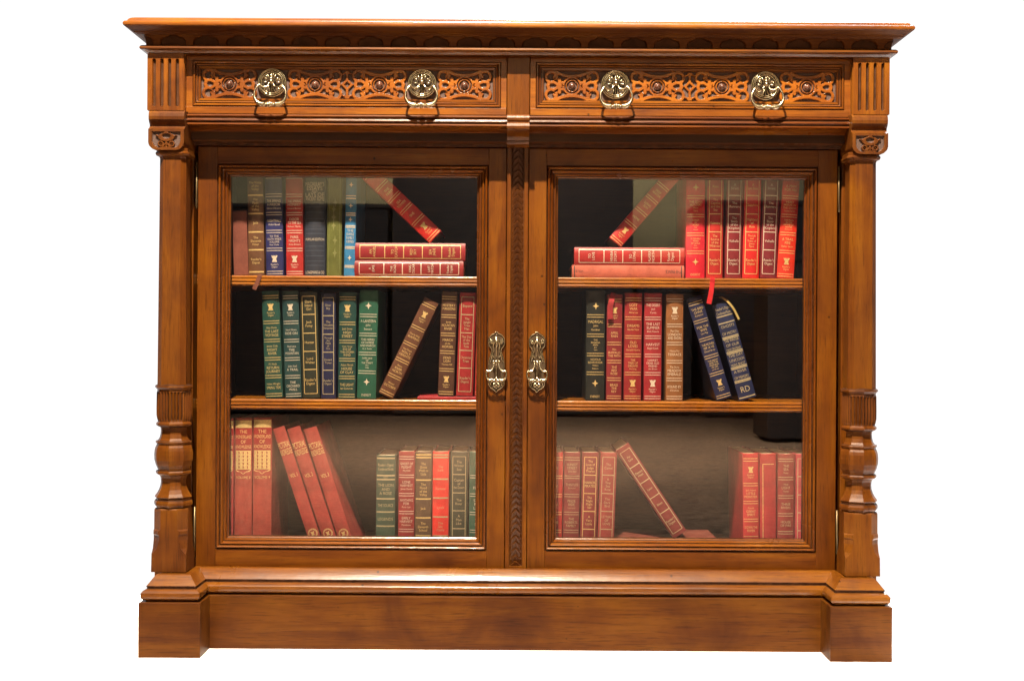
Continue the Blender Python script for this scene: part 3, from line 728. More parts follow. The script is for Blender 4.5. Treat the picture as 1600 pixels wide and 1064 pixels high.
def book(label, cx, cy, w, h, th, col, style='plain', texts=(), rest=None, depth=0.135, foil='gold', cloth=False, y0=None, upside=False, raw=False, group=None, extras=None, bulge=0.10, zoff=0.0, sfx='book', letter_h=None, emblem=False):
    y0 = YS if y0 is None else y0
    q = sc(y0); W, Hh = w * q * 0.965, h * q
    px, py = unroll(cx, cy)
    a = math.radians(th)
    ez = W / 2 * abs(math.sin(a)) + Hh / 2 * abs(math.cos(a))
    z = (rest + ez + 0.0003 + zoff) if rest is not None else Z(py, y0)
    root = empty(sfx, (X(px, y0), y0, z), (0, a, 0))
    setp(root, label, 'book', group)
    B = W * bulge
    arc = lambda x: B * abs(2 * x / W) ** 2.4
    t = 0.0022
    # cover
    n = 12; outer = [(-W / 2 + W * i / n, arc(-W / 2 + W * i / n)) for i in range(n + 1)]
    outer = [(-W / 2, depth)] + [(-W / 2, B + 0.008), (-W / 2 + 0.0006, B + 0.005)] + outer[0:] + [(W / 2 - 0.0006, B + 0.005), (W / 2, B + 0.008)] + [(W / 2, depth)]
    iw = W / 2 - t
    inner = [(-iw, depth)] + [(-iw + 2 * iw * i / n, B * abs(2 * i / n - 1) ** 2.4 + t) for i in range(n + 1)] + [(iw, depth)]
    bm = bmesh.new()
    lev = [(-Hh / 2, 0.0008), (-Hh / 2 + 0.0008, 0), (Hh / 2 - 0.0008, 0), (Hh / 2, 0.0008)]
    ro = [[bm.verts.new((x * (1 - 2 * i / W), y + (i if y < depth else 0), zz)) for x, y in outer] for zz, i in lev]
    ri = [[bm.verts.new((x, y, zz)) for x, y in inner] for zz in (-Hh / 2, Hh / 2)]
    for r1, r2 in zip(ro, ro[1:]):
        for j in range(len(outer) - 1):
            f = bm.faces.new((r1[j], r1[j + 1], r2[j + 1], r2[j])); f.smooth = True
    for j in range(len(inner) - 1): bm.faces.new((ri[0][j], ri[0][j + 1], ri[1][j + 1], ri[1][j]))
    # end rims: bridge by nearest index
    for ro_, ri_ in ((ro[0], ri[0]), (ro[-1], ri[1])):
        O, I = ro_, ri_
        bm.faces.new((O[0], O[1], I[1], I[0])); bm.faces.new((O[1], O[2], I[1])); bm.faces.new((O[2], O[3], I[1]))
        for j in range(n): bm.faces.new((O[3 + j], O[4 + j], I[2 + j], I[1 + j]))
        m = 3 + n
        bm.faces.new((O[m], O[m + 1], I[n + 1])); bm.faces.new((O[m + 1], O[m + 2], I[n + 1])); bm.faces.new((O[m + 2], O[m + 3], I[n + 2], I[n + 1]))
    for j in (0, -1):
        bm.faces.new((ro[0][j], ri[0][j], ri[1][j], ro[3][j], ro[2][j], ro[1][j]))
    cbm = bm
    bm = bmesh.new(); box(bm, -iw + 0.0002, iw - 0.0002, B + 0.0026, depth - 0.004, -Hh / 2 + 0.002, Hh / 2 - 0.0016, 0)
    finish('page_block', bm, [PAGES], root, keep_world=False)
    fm = {'gold': GOLD, 'silver': SILVER, 'dull': DULL, 'black': BLACKINK}[foil]
    zf = lambda f: Hh / 2 - f * Hh
    bb = bmesh.new(); bt = bmesh.new()
    def strip(x0, x1, z0, z1, tgt, off=0.00030):
        m = 8
        A = [tgt.verts.new((x0 + (x1 - x0) * i / m, arc(x0 + (x1 - x0) * i / m) - off, z0)) for i in range(m + 1)]
        C_ = [tgt.verts.new((x0 + (x1 - x0) * i / m, arc(x0 + (x1 - x0) * i / m) - off, z1)) for i in range(m + 1)]
        for i in range(m): tgt.faces.new((A[i], A[i + 1], C_[i + 1], C_[i]))
    def txt(s_, zc, hh, wmax, rot=0):
        vs, fs, w0 = text_mesh(s_)
        if not vs: return
        k1 = hh / 0.70; wd = w0 * k1 * 0.9
        kx = k1 * 0.9 if wd < wmax else wmax / w0
        sg = -1 if upside else 1
        V = []
        for x_, y_ in vs:
            xx, zz = x_ * kx, (y_ - 0.35) * k1
            if rot: xx, zz = zz, -xx
            xx *= sg; zz *= sg
            V.append(bt.verts.new((xx, arc(xx) - 0.00036, zc + zz)))
        for f in fs:
            try: bt.faces.new([V[i] for i in f])
            except ValueError: pass
    def shape(poly, xc, zc, sx, sz, tgt=None):
        tgt = tgt or bt; sg = -1 if upside else 1
        V = [tgt.verts.new((xc + u * sx, arc(xc + u * sx) - 0.0004, zc + v * sz)) for u, v in poly]
        f = tgt.faces.new(V); bmesh.ops.triangulate(tgt, faces=[f])
    def panel(f0, f1, lines):
        if not lines: return
        hgt = (f1 - f0) * Hh
        lh = letter_h * q if letter_h else min(hgt * 0.72 / len(lines) * 0.72, W * 0.15)
        stp = min(lh * 1.42, hgt * 0.86 / len(lines))
        ls = list(lines)
        if upside: ls = ls[::-1]
        for i, s_ in enumerate(ls):
            small = s_.startswith('~'); s2 = s_[1:] if small else s_
            zc = zf((f0 + f1) / 2) + ((len(ls) - 1) / 2 - i) * stp
            txt(s2, zc, lh * (0.72 if small else 1.0), W * (0.62 if style == 'F' else 0.80))
    def pegasus(fc, sz=0.30):
        if emblem is False and style not in 'BCFe': return
        shape(EMB, 0, zf(fc) + Hh * 0.012, W * sz, W * 0.40)
        txt("Reader's", zf(fc) - W * 0.26, W * 0.10, W * 0.5); txt('Digest', zf(fc) - W * 0.40, W * 0.10, W * 0.45)
    lw = 0.95 * q
    def dbl(f):
        for o_ in (-1.9, 1.9): strip(-W * .46, W * .46, zf(f) + (o_ - .45) * q, zf(f) + (o_ + .5) * q, bb)
    T = list(texts)
    if style == 'A':
        fr_ = [.235, .41, .585, .755]
        for f in fr_: dbl(f)
        for f in (.145, .845): shape(DIA, 0, zf(f), W * .17, W * .19)
        for i in range(3): panel(fr_[i] + .012, fr_[i + 1] - .012, T[i] if i < len(T) else ())
        txt('EVEREST', zf(.965), W * .12, W * .5)
    elif style in ('B', 'C'):
        fr_ = [.06, .295, .465, .635, .80, .97] if style == 'B' else [.06, .235, .41, .58, .75, .97]
        if upside and style == 'B': pass
        for f in fr_: dbl(f)
        pn = [(1, 2), (2, 3), (3, 4), (4, 5)] if style == 'B' else [(0, 1), (1, 2), (2, 3), (3, 4)]
        for i, (p0, p1) in enumerate(pn): panel(fr_[p0] + .012, fr_[p1] - .012, T[i] if i < len(T) else ())
        pegasus(.165 if style == 'B' else .85)
    elif style == 'F':
        f0, f1, ux_ = .045, .955, .37
        fr_ = [f0, .215, .39, .56, .73, f1]
        for x_ in (-1, 1): strip(x_ * ux_ * W - lw * .55, x_ * ux_ * W + lw * .55, zf(f1), zf(f0), bb)
        for f in (f0, f1): strip(-ux_ * W, ux_ * W, zf(f) - lw * .5, zf(f) + lw * .5, bb, 0.00034)
        for f in fr_[1:-1]: strip(-ux_ * W, ux_ * W, zf(f) - lw * .7, zf(f) + lw * .7, bb, 0.00034)
        for i in range(5): panel(fr_[i], fr_[i + 1], T[i] if i < len(T) else ())
    elif style == 'S':          # single thick bands
        fr_ = extras or [.0565, .235, .41, .585, .755, .965]
        for f in fr_: strip(-W * .47, W * .47, zf(f) - 1.1 * q, zf(f) + 1.1 * q, bb)
        for i in range(len(fr_) - 1): panel(fr_[i], fr_[i + 1], T[i] if i < len(T) else ())
    if style == 'W':            # the tall red knowledge volumes
        strip(-W * .47, W * .47, zf(.072), zf(.018), bb)
        m_ = bmesh.new(); strip(-W * .48, W * .48, zf(.232), zf(.078), m_, 0.0002)
        mergek(cbm, m_, 3)
        for i, s_ in enumerate(('THE', 'WONDERLAND', 'OF', 'KNOWLEDGE')): txt(s_, zf(.100 + .0365 * i), W * .19, W * .9)
        strip(-W * .44, W * .44, zf(.375), zf(.238), bb)
        shape([(-1, 1), (1, 1), (1, .6), (.75, .15), (.2, -.2), (0, -1), (-.2, -.2), (-.75, .15), (-1, .6)], 0, zf(.392), W * .44, .017 * Hh, bb)
        # stamped scroll pattern on the gilt shield
        for i in range(5):
            for j in (-1, 0, 1):
                xx, zz = j * W * .25, zf(.255 + .026 * i)
                m2 = [(math.cos(a_) * (1 if a_ % 2 < 1 else .5), math.sin(a_)) for a_ in (0, .8, 1.6, 2.4, 3.1, 3.9, 4.7, 5.5)]
                V = [bt.verts.new((xx + u * W * .05, arc(xx) - 0.0009, zz + v * W * .09)) for u, v in m2]
                bt.faces.new(V).material_index = 1
        txt(texts[0], zf(.432), W * .15, W * .84)
    if style == 'P':            # leaning pictorial volumes
        txt('PICTORIAL', zf(.135), 9.5 * q, W * .96); txt('KNOWLEDGE', zf(.190), 9.5 * q, W * .96)
        txt(texts[0], zf(.375), 6 * q, W * .6)
        m_ = 20
        for rr in (7.6, 6.4):
            ring = [(math.cos(2 * PI * i / m_), math.sin(2 * PI * i / m_)) for i in range(m_)]
            r2 = rr - .75
            V1 = [bt.verts.new((u * rr * q, arc(u * rr * q) - .0004, zf(.835) + v * rr * q)) for u, v in ring]
            V2 = [bt.verts.new((u * r2 * q, arc(u * r2 * q) - .0004, zf(.835) + v * r2 * q)) for u, v in ring]
            for i in range(m_):
                j = (i + 1) % m_; bt.faces.new((V1[i], V1[j], V2[j], V2[i]))
        shape(EMB, 0, zf(.835), 5 * q, 6 * q)
    if style == 'M':            # old blue calf essays
        for f in (.315, .35, .40, .46, .50, .56, .60, .72, .76, .81, .86, .90): strip(-W * .44, W * .44, zf(f) - .4 * q, zf(f) + .4 * q, bt)
        for f_ in bt.faces: f_.material_index = 1
        for s_, f, hh in (("MACAULAY'S", .135, 6.2), ('ESSAYS', .175, 6.2), ('AND', .205, 3.2), ('LAYS OF', .235, 6.4), ('ANCIENT ROME', .272, 6.4), ('POPULAR EDITION', .655, 4.0), ('LONGMANS & CO', .965, 4.6)):
            txt(s_, zf(f), hh * q, W * .88)
    if style == 'O':            # olive art cloth
        for f in (.30, .36, .44, .52, .66, .78): shape(DIA, W * .05 * (1 if int(f * 50) % 2 else -1), zf(f), W * .16, W * .34)
        tb_ = [strip(W * c_ - .35 * q, W * c_ + .35 * q, zf(.97), zf(.05), bt) for c_ in (-.36, .36)]
        for f_ in bt.faces: f_.material_index = 1
    if style == 'L':            # light blue slim volume
        for f in (.235, .26, .40, .42, .52, .535, .72, .735, .90, .915): strip(-W * .45, W * .45, zf(f) - .8 * q, zf(f) + .8 * q, bb)
        for f in (.13, .33, .46, .825): shape(DIA, 0, zf(f), W * .2, W * .24)
        for i, s_ in enumerate(('THE', 'SWISS', 'FAMILY', 'ROBINSON')): txt(s_, zf(.565 + .035 * i), 4 * q, W * .7)
    if style == 'R':            # plain salmon book with small stamping
        strip(-W * .47, W * .47, zf(.03), zf(.022), bb); strip(-W * .47, W * .47, zf(.98), zf(.972), bb)
        txt('THE PRINCE', zf(.10), 5 * q, 24 * q, 1); txt('VOL 2', zf(.93), 3.5 * q, 12 * q, 1)
    if style == 'N':            # single gilt line
        strip(-W * .34, -W * .30, zf(.97), zf(.10), bb); strip(-W * .34, W * .36, zf(.103), zf(.097), bb)
    if style == 'K':            # gathered many bands on navy
        fr_ = [.13, .20, .345, .36, .50, .515, .66, .675, .80, .815, .975]
        for f in fr_: strip(-W * .47, W * .47, zf(f) - .9 * q, zf(f) + .9 * q, bb)
        P_ = [(.03, .12, ["Reader's Digest", 'Condensed Books']), (.20, .345, ['GHOSTS', 'OF MISTRY']), (.36, .50, ['THE WINTER', 'OF OUR', 'DISCONTENT']), (.515, .66, ['THE DAY', 'LINCOLN', 'WAS SHOT']), (.675, .80, ['A RIVER', 'OF MEMORY']), (.83, .96, ['RD'])]
        for f0, f1, l in P_:
            for i, s_ in enumerate(l):
                hh = 9 * q if s_ == 'RD' else 4.4 * q
                txt(s_, zf(f0 + (f1 - f0) * (i + .5) / len(l)), hh, W * .84)
    mergek(cbm, bb, 1); mergek(cbm, bt, 1)
    acc = {'M': (0.085, 0.095, 0.135), 'O': (0.20, 0.205, 0.070)}.get(style, (0.42, 0.10, 0.04))
    finish('cover', cbm, [leather(col, cloth), fm, leather(acc), leather((0.30, 0.012, 0.012))], root, keep_world=False, smooth=40)
    return root

def mergek(bm, t, base):
    vm = {v: bm.verts.new(v.co) for v in t.verts}
    for f in t.faces: bm.faces.new([vm[v] for v in f.verts]).material_index = base + f.material_index
    t.free()
def ribbon(parent, pts, w, col):
    """thin cloth ribbon through world points"""
    bm = bmesh.new(); P = [Vector(p) for p in pts]; Q = []
    for i in range(len(P) - 1):
        p0, p1, p2, p3 = P[max(i - 1, 0)], P[i], P[i + 1], P[min(i + 2, len(P) - 1)]
        for kk in range(5):
            t = kk / 5
            Q.append(0.5 * ((2 * p1) + (p2 - p0) * t + (2 * p0 - 5 * p1 + 4 * p2 - p3) * t * t + (3 * p1 - p0 - 3 * p2 + p3) * t ** 3))
    Q.append(P[-1]); L = []
    for i, qv in enumerate(Q):
        d = (Q[min(i + 1, len(Q) - 1)] - Q[max(i - 1, 0)]).normalized()
        sd = d.cross(Vector((0, 1, 0.0)));
        if sd.length < 0.3: sd = Vector((1, 0, 0))
        sd.normalize()
        wv = w / 2
        L.append([bm.verts.new(qv + sd * wv * e + Vector((0, 0.0005 * f, 0))) for e, f in ((-1, 0), (1, 0), (1, 1), (-1, 1))])
    for a, c in zip(L, L[1:]):
        for kk in range(4):
            l = (kk + 1) % 4; bm.faces.new((a[kk], a[l], c[l], c[kk]))
    bm.faces.new(L[0]); bm.faces.new(L[-1])
    finish('bookmark_ribbon', bm, [leather(col, True)], parent)

RED = (0.40, 0.018, 0.016); DRED = (0.24, 0.014, 0.016); BRED = (0.62, 0.018, 0.012); PINK = (0.62, 0.018, 0.040); MAR = (0.20, 0.016, 0.014)
FRED = (0.33, 0.050, 0.034)
G1L = 'books standing on the upper shelf'; G1R = G1L; G2 = 'books standing on the middle shelf'; G3 = 'books on the bottom of the bookcase'
# --- upper shelf, left door
r = ZS1
book('short faded terracotta cloth book, leftmost on the upper left shelf', 375, 380, 23.5, 101, -2.2, (0.20, 0.060, 0.040), cloth=True, rest=r, group=G1L)
b2 = book('brown spine with single gold bands and a ribbon tail hanging below it, upper left shelf', 399.3, 347, 25.5, 164, -1.2, (0.13, 0.055, 0.025), 'S', [['The Voice', 'of the', 'Valley'], ['The', 'Flash', 'of the', 'Valley'], ['Jack'], ['The', 'Eleventh', 'Hour'], ["Reader's", 'Digest']], rest=r, group=G1L)
ribbon(b2, [(X(402), 0.05, ZS1 + 0.0006), (X(401), 0.028, ZS1 + 0.0006), (X(399.5), 0.0255, Z(437, 0.03)), (X(396), 0.0245, Z(446, 0.03)), (X(392), 0.0235, Z(455, 0.03))], 0.0075, (0.16, 0.05, 0.03))
book('navy spine with double silver bands beside the brown one, upper left shelf', 428, 347, 28, 164, -1.3, (0.020, 0.022, 0.11), 'C', [[], ['THE SPRING', 'HARBOR', '~Edward Brown'], ['NIGHTFALL', '~Helen Bond'], ['TO THE', 'SOUTH WINDS', 'VOLUME', '~Peter Clarke']], rest=r, foil='silver', group=G1L)
book('crimson spine with double gold bands standing next to the navy one, upper left shelf', 459.8, 347, 27.5, 164, -.8, (0.40, 0.022, 0.020), 'C', [[], ['THE SPRING', 'MONKEY', '~Edward Brown'], ['DOOR', 'TO THE SEA', '~Robert Martin'], ['PARIS', 'NIGHTS', '~Anna Brown']], rest=r, foil='silver', group=G1L)
book('wide slate blue calf book titled essays and lays of ancient Rome', 491.5, 345, 34, 166, -.4, (0.030, 0.036, 0.055), 'M', rest=r, foil='silver', group=G1L, bulge=.16)
book('olive green cloth book with faint leaf pattern on its spine', 522.5, 347, 24, 164, .3, (0.115, 0.125, 0.028), 'O', rest=r, foil='dull', group=G1L, cloth=True)
book('slim light blue book with small gold stars on its spine', 547.5, 348, 17.5, 164, 1.0, (0.035, 0.20, 0.42), 'L', rest=r, foil='silver', group=G1L)
book('red book lying flat at the bottom of the pile on the upper left shelf', 639, 417, 25.5, 171, 90, DRED, 'F', [['Reader', 'Digest'], ['LAST', 'MATCH'], ['KING', 'OSCAR'], ['THE', 'ROAD'], ['A', 'JOKE']], rest=r, foil='silver', group=G1L, upside=True)
book('red book lying flat under the slanted red one, on the upper left shelf', 641, 388, 28.5, 173, 90, (0.28, 0.015, 0.02), 'F', [['Reader', 'Digest'], ['SEA', 'JADE'], ['RED', 'SKY'], ['TO', 'CATCH'], ['AN', 'ANGEL']], rest=r, foil='gold', zoff=25.5 * sc(YS) * .965 + .0004, group=G1L, upside=True)
book('bright red book slanting to the left above two flat red books', 625.5, 320, 27.5, 152, -46.6, BRED, 'C', [[], ['THE', 'FARM'], ['SEA', 'TOWN'], ['SHE']], rest=r, zoff=(25.5 + 28.5) * sc(YS) * .965 + .001, group=G1L, foil='gold', y0=.052)
# --- upper shelf, right door
r = ZS1
book('salmon book lying flat at the bottom of the pile on the upper right shelf', 981.5, 424, 20.5, 176, 90, (0.50, 0.13, 0.085), 'R', rest=r, foil='black', group=G1R, cloth=True)
book('red book lying flat on the salmon one, upper right shelf', 983.5, 398, 28.5, 173, 90, RED, 'F', [['Reader', 'Digest'], ['ALASKA', 'NORTH'], ['SO', 'LONG'], ['ARABIA', 'STORY'], ['TO', 'LOVE']], rest=r, foil='silver', zoff=20.5 * sc(YS) * .965 + .0004, group=G1R, upside=True)
book('red book slanting to the right above the flat red and salmon books', 1010, 323, 24.5, 150, 40.4, (0.50, 0.022, 0.02), 'C', [[], ['DEEP', 'WATER'], ['LONG', 'SUN'], ['HOME']], rest=r, zoff=(20.5 + 28.5) * sc(YS) * .965 + .001, group=G1R, y0=.052)
book('pinkish red spine with a gold star near its foot, tallest on the upper right shelf', 1087, 350, 30.5, 166, 0, PINK, 'A', [['THE GLASS', 'HUNTERS', '~Martin', '~Davis'], ['STREET', 'IN', 'ROAD', '~Nick', '~Mansell'], ['A DOUBLE', 'YEARS', 'OF GOLD', '~Philip', '~Howard']], rest=r, group=G1R)
b5 = book('red spine with thin gold frame and a ribbon hanging from its foot', 1117.5, 350, 26.5, 165, .5, (0.44, 0.018, 0.014), 'F', [['Ruse'], ['The', 'Captive', 'and the', 'Sea'], ['Valentine'], ['The', 'Source', 'of the', 'Wilderness'], ["Reader's", 'Digest']], rest=r, group=G1R)
ribbon(b5, [(X(1120), 0.05, ZS1 + 0.0006), (X(1117), 0.028, ZS1 + 0.0006), (X(1116), 0.0255, Z(441, 0.03)), (X(1114), 0.0240, Z(455, 0.03)), (X(1110.5), 0.0235, Z(473, 0.03))], 0.0085, (0.55, 0.015, 0.02))
book('dark red spine with silver frame, first of two alike, left of a bright red one', 1147.3, 350, 26.5, 165, .8, (0.20, 0.012, 0.018), 'F', [['A', 'Street'], ['The', 'Runners'], ['The', 'Story', 'of the', 'Kingdom'], ['Valhalla'], ["Reader's", 'Digest']], rest=r, foil='silver', group=G1R)
book('bright red gold-framed spine between two dark red silver-framed ones', 1175.2, 350, 26.8, 165, 1.2, (0.60, 0.014, 0.014), 'F', [['A', 'Lost Book'], ['Sapphire'], ['Highland', 'of', 'Ruin'], ['The Life', 'and', 'Times of', 'James', 'Flynn'], ["Reader's", 'Digest']], rest=r, group=G1R)
book('dark red silver-framed spine, right beside the outermost orange red book', 1203.4, 350, 26.3, 165, 2.0, (0.18, 0.010, 0.018), 'F', [['A', 'Street'], ['The', 'Runners'], ['The', 'Story', 'of the', 'Kingdom'], ['Valhalla'], ["Reader's", 'Digest']], rest=r, foil='silver', group=G1R)
book('orange red spine with double gold bands, outermost right on the upper shelf', 1232.5, 350, 27.3, 166, 3.3, (0.66, 0.028, 0.010), 'C', [['A MAN', 'FOR ALL'], ['HEART', 'HOUSE IN', 'THE SNOW', '~Louise Carter'], ['THE PEARL', 'IN THE', 'HOUSE OF', 'WATER', '~Martin Jones'], ['A TRAIL', 'FIRE', '~Helen Grant']], rest=r, group=G1R)
# --- middle shelf, left door
r = ZS2
book('dark green spine with gold winged horse on top, leftmost on the middle left shelf', 425, 537, 28.2, 168, -2.5, (0.012, 0.062, 0.048), 'B', [['~Alan Davis', 'THE LAST', 'VOYAGE'], ['~James Cole', 'NIGHT', 'RIVER'], ['~M. Nash', 'RETURN', 'JOURNEY'], ['~Helen Wright', 'SPRING TIDE']], rest=r, upside=False, group=G2)
book('blue green spine with pale winged horse on top, second on the middle left shelf', 455.6, 537, 26.5, 168, -2.3, (0.014, 0.050, 0.052), 'B', [['~Nevil Grant', 'RIDE ON'], ['~Paul Lane', 'THE', 'MOUNTAIN'], ['~John Keel', 'A TRAIL'], ['THE', 'ORCHARD', 'WALL']], rest=r, foil='silver', group=G2)
book('blackish spine with thin gold frame and frayed edges, middle left shelf', 483.7, 537, 28, 167, -1.9, (0.022, 0.026, 0.016), 'F', [['Dark', 'Island', 'Girl'], ['Jack', 'Foley'], ['Hunter'], ['Lord', 'Walter'], ["Reader's", 'Digest']], rest=r, group=G2)
book('navy spine with thin pinkish frame between blackish and green books', 512.8, 538, 23.5, 165, -.4, (0.012, 0.014, 0.055), 'F', [['Silver', 'Sky'], ['The', 'Wooden', 'Horseman'], ['Through', 'the', 'Fields', 'of', 'Fire'], ['Desert', 'Town'], ["Reader's", 'Digest']], rest=r, foil='dull', group=G2)
book('dark green spine with gold winged horse, standing right of the narrow navy one', 542.3, 538, 28, 167, .3, (0.010, 0.052, 0.046), 'B', [['~Jack Drew', 'HIGH', 'STREET'], ['~Victor Young', 'EYE OF', 'THE STORM', 'WIND'], ['~Adam North', 'HOUSE', 'OF CLAY'], ['THE LIGHT', '~Ian Cameron']], rest=r, group=G2)
book('wide mid green spine with a pale star at top and foot, middle left shelf', 574.3, 536, 30.5, 170, 1.1, (0.018, 0.098, 0.060), 'A', [['A LANTERN', '~John', '~Stewart'], ['THE HERBS', 'OF HORSE', 'AND MARCH', '~R. A. Foster'], ['DARK SIDE', 'OF', 'THE STREET', '~Helen', '~Wells']], rest=r, foil='silver', group=G2)
book('brown book leaning steeply to the right in the middle left shelf', 638.3, 539.5, 25, 166, 25.5, (0.13, 0.048, 0.024), 'B', [['~Charles King', 'WAITING'], ['~Ivan Doyle', 'HOLLY', 'HEIGHTS'], ['~Simon', 'RIVER', 'NORTH'], ['~Michael', 'OCTOBER']], rest=r, group=G2)
bk = 5.0 * sc(YS)
book('thin red booklet lying flat under the brown and red spines of the middle left shelf', 700, 618, 4.8, 96, 90, (0.36, 0.025, 0.03), rest=r, group=G2, y0=.043)
book('brown spine with gold winged horse near its foot, standing on the thin red booklet', 699.4, 534, 25.5, 163, 1.8, (0.085, 0.032, 0.018), 'C', [['MYSTERY', 'MANSIONS'], ['~James', 'MOUNTAIN', 'RIVER'], ['MARCH', '~of the', 'HORSES'], ['DEAD', 'LION', '~Thomas Hill']], rest=r, zoff=bk, group=G2)
book('red gold-framed spine standing beside the brown one near the centre stile', 728.5, 535, 27, 162, 1.7, (0.30, 0.014, 0.016), 'F', [['Beyond'], ['The', 'Jungle', 'Tree', 'Man'], ['The Day', 'of the', 'Swift', 'Tide'], ['Christmas', 'Tree'], ["Reader's", 'Digest']], rest=r, zoff=bk, foil='dull', group=G2)
book('red spine mostly hidden behind the door stile, middle left shelf', 755.2, 535, 23.5, 160, 1.2, (0.42, 0.02, 0.02), 'C', rest=r, zoff=bk, group=G2)
# --- middle shelf, right door
book('wide black spine with gold stars, leftmost on the middle right shelf', 930.5, 538, 30.3, 172, .2, (0.014, 0.015, 0.012), 'A', [['MADRIGAL', '~John', '~Gardner'], ['THE', 'BANANA', 'MAN', '~Jack', '~Smith'], ['VICIOUS', 'BEHAVIOUR', '~William', '~Deacon']], rest=r, group=G2)
b = book('dull red spine with a ribbon draped over its top, middle right shelf', 960.0, 540, 24.6, 166, .3, (0.22, 0.018, 0.022), 'B', [['APRIL', 'RAIN'], ['~Mike', 'BUFFALO', 'THE PATH'], ['THE', 'RED', 'ROSE'], ['BRASS', 'THE', 'KEY']], rest=r, foil='gold', group=G2)
ribbon(b, [(X(963), .058, Z(456)), (X(961), .047, Z(457.5)), (X(958), .0405, Z(468)), (X(956), .0400, Z(480)), (X(956.5), .0395, Z(497))], 0.0095, (0.34, 0.03, 0.035))
book('red spine with gold winged horse at its foot, third on the middle right shelf', 989.2, 540, 28, 168, .3, (0.28, 0.016, 0.018), 'C', [['LOST', 'WAR', '~Alice Lee'], ['DREAMS', '~Norah Stein'], ['OLD', 'LOVES', '~Gerald Moore'], ['THE', 'TREE OF', 'DREAMS', '~Rita King']], rest=r, group=G2)
book('red spine with pale winged horse at its foot, left of the tan brown one', 1020.3, 540, 28.2, 168, .1, (0.32, 0.015, 0.022), 'C', [['THE DESERT', '~Jack', '~Curtis'], ['THE LAST', 'SUMMER', '~Dick Francis'], ['HARVEST', '~Nigel Cook'], ['HARRIET', 'DEAR OLD', 'FRIEND', '~Ann Brown']], rest=r, foil='silver', group=G2)
book('tan brown spine with pale bands, between red and leaning navy books', 1054.2, 540, 27.5, 167, 0, (0.26, 0.095, 0.028), 'B', [['~Paul Day', 'LONDON', 'AND SHORE'], ['~Henry Fry', 'TERRACE'], ['~The Story', 'MEADOW', 'EMERALD'], ['BOUND BY', '~Christina']], rest=r, foil='silver', group=G2)
book('navy book with gold double bands leaning left beside the tan spine', 1108, 541, 25.2, 166, -17.2, (0.014, 0.016, 0.062), 'C', [['THE BIRD', 'CHAIR', '~Katharine'], ['FOR THE', 'WIFE', '~Len May'], ['THE MOTHER', 'OF A VE', '~Daniel Brady'], ['THE NIGHT', 'AND THE', 'MORNING', 'OF LIFE', '~Joe Barrow']], rest=r, group=G2)
b = book('navy book with grey bands and monogram, leaning on the other navy book', 1148, 546, 28.5, 155, -16, (0.014, 0.020, 0.070), 'K', rest=r, foil='dull', group=G2)
ribbon(b, [(X(1128), .09, Z(463, .05)), (X(1134), .062, Z(462.5, .05)), (X(1142), .044, Z(468, .04)), (X(1152), .040, Z(480, .04)), (X(1161), .040, Z(497, .04))], 0.0035, (0.50, 0.36, 0.12))
# --- bottom, left door
r = ZF
book('faded red volume almost hidden at the left edge of the bottom shelf', 352.5, 760, 24, 214, 0, (0.36, 0.035, 0.035), 'W', ['VOLUME 7'], rest=r, depth=.17, group=G3, cloth=True)
book('tall faded red volume with gilt shield, further left of the pair', 379.8, 760, 27.5, 215, 0, FRED, 'W', ['VOLUME 8'], rest=r, depth=.17, group=G3, cloth=True)
book('tall faded red volume with gilt shield, nearer to the leaning red books', 409.3, 760, 30, 216, 0, FRED, 'W', ['VOLUME 9'], rest=r, depth=.17, group=G3, cloth=True)
book('leaning rose red volume, first of three, nearest to the upright pair', 467.0, 768, 19.6, 208, -18.4, (0.32, 0.040, 0.030), 'P', ['VOL 1'], rest=r, depth=.16, group=G3, cloth=True, foil='gold')
book('leaning rose red volume, middle one of the three', 490.5, 768, 21.6, 208, -18.5, (0.32, 0.040, 0.030), 'P', ['VOL 2'], rest=r, depth=.16, group=G3, cloth=True, foil='gold')
book('leaning rose red volume, last of three, next to the empty gap', 515.5, 768, 21.6, 207, -18.0, (0.32, 0.040, 0.030), 'P', ['VOL 3'], rest=r, depth=.16, group=G3, cloth=True, foil='gold')
book('grey green spine lower than its neighbours, right of the gap on the bottom left', 602.3, 790, 31, 158, .2, (0.045, 0.075, 0.050), 'S', [["Reader's Digest", 'Condensed Books'], ['THE MAN', 'BEHIND THE', 'CURTAIN'], ['THE LION', 'AND', 'A ROSE'], ['THE SOURCE'], ['LEGENDS']], rest=r, foil='dull', extras=[.03, .20, .24, .43, .56, .70], group=G3)
book('dark red spine with gold bands on the bottom left, beside the grey green one', 634.8, 786, 26, 164, .2, (0.26, 0.018, 0.020), 'C', [['GHOST OF', 'FLIGHT', '~Mayfield'], ['LONE', 'HARVEST', '~James Davies'], ['ANYTHING', 'FOR', '~Peter Lee'], ['EARLY', 'HARVEST', '~Madeleine']], rest=r, group=G3, foil='silver')
book('brown spine with single gold bands on the bottom left, beside a bright red one', 661.3, 786, 26, 164, .1, (0.105, 0.056, 0.028), 'S', [[], ['The', 'Great', 'Wall to', 'Lisle'], ['The', 'Flood', 'of the', 'Valley'], ['Jack'], ['The', 'Eleventh', 'School']], rest=r, extras=[.03, .0565, .27, .45, .63, .80], group=G3)
book('bright scarlet spine between brown and dark books on the bottom left', 688.3, 786, 26, 164, 0, (0.66, 0.028, 0.020), 'S', [[], ['The', 'Lark'], ['Fortune'], ['Lynch'], ['The', 'Sea', 'Castle']], rest=r, foil='dull', extras=[.03, .055, .26, .44, .62, .80], group=G3)
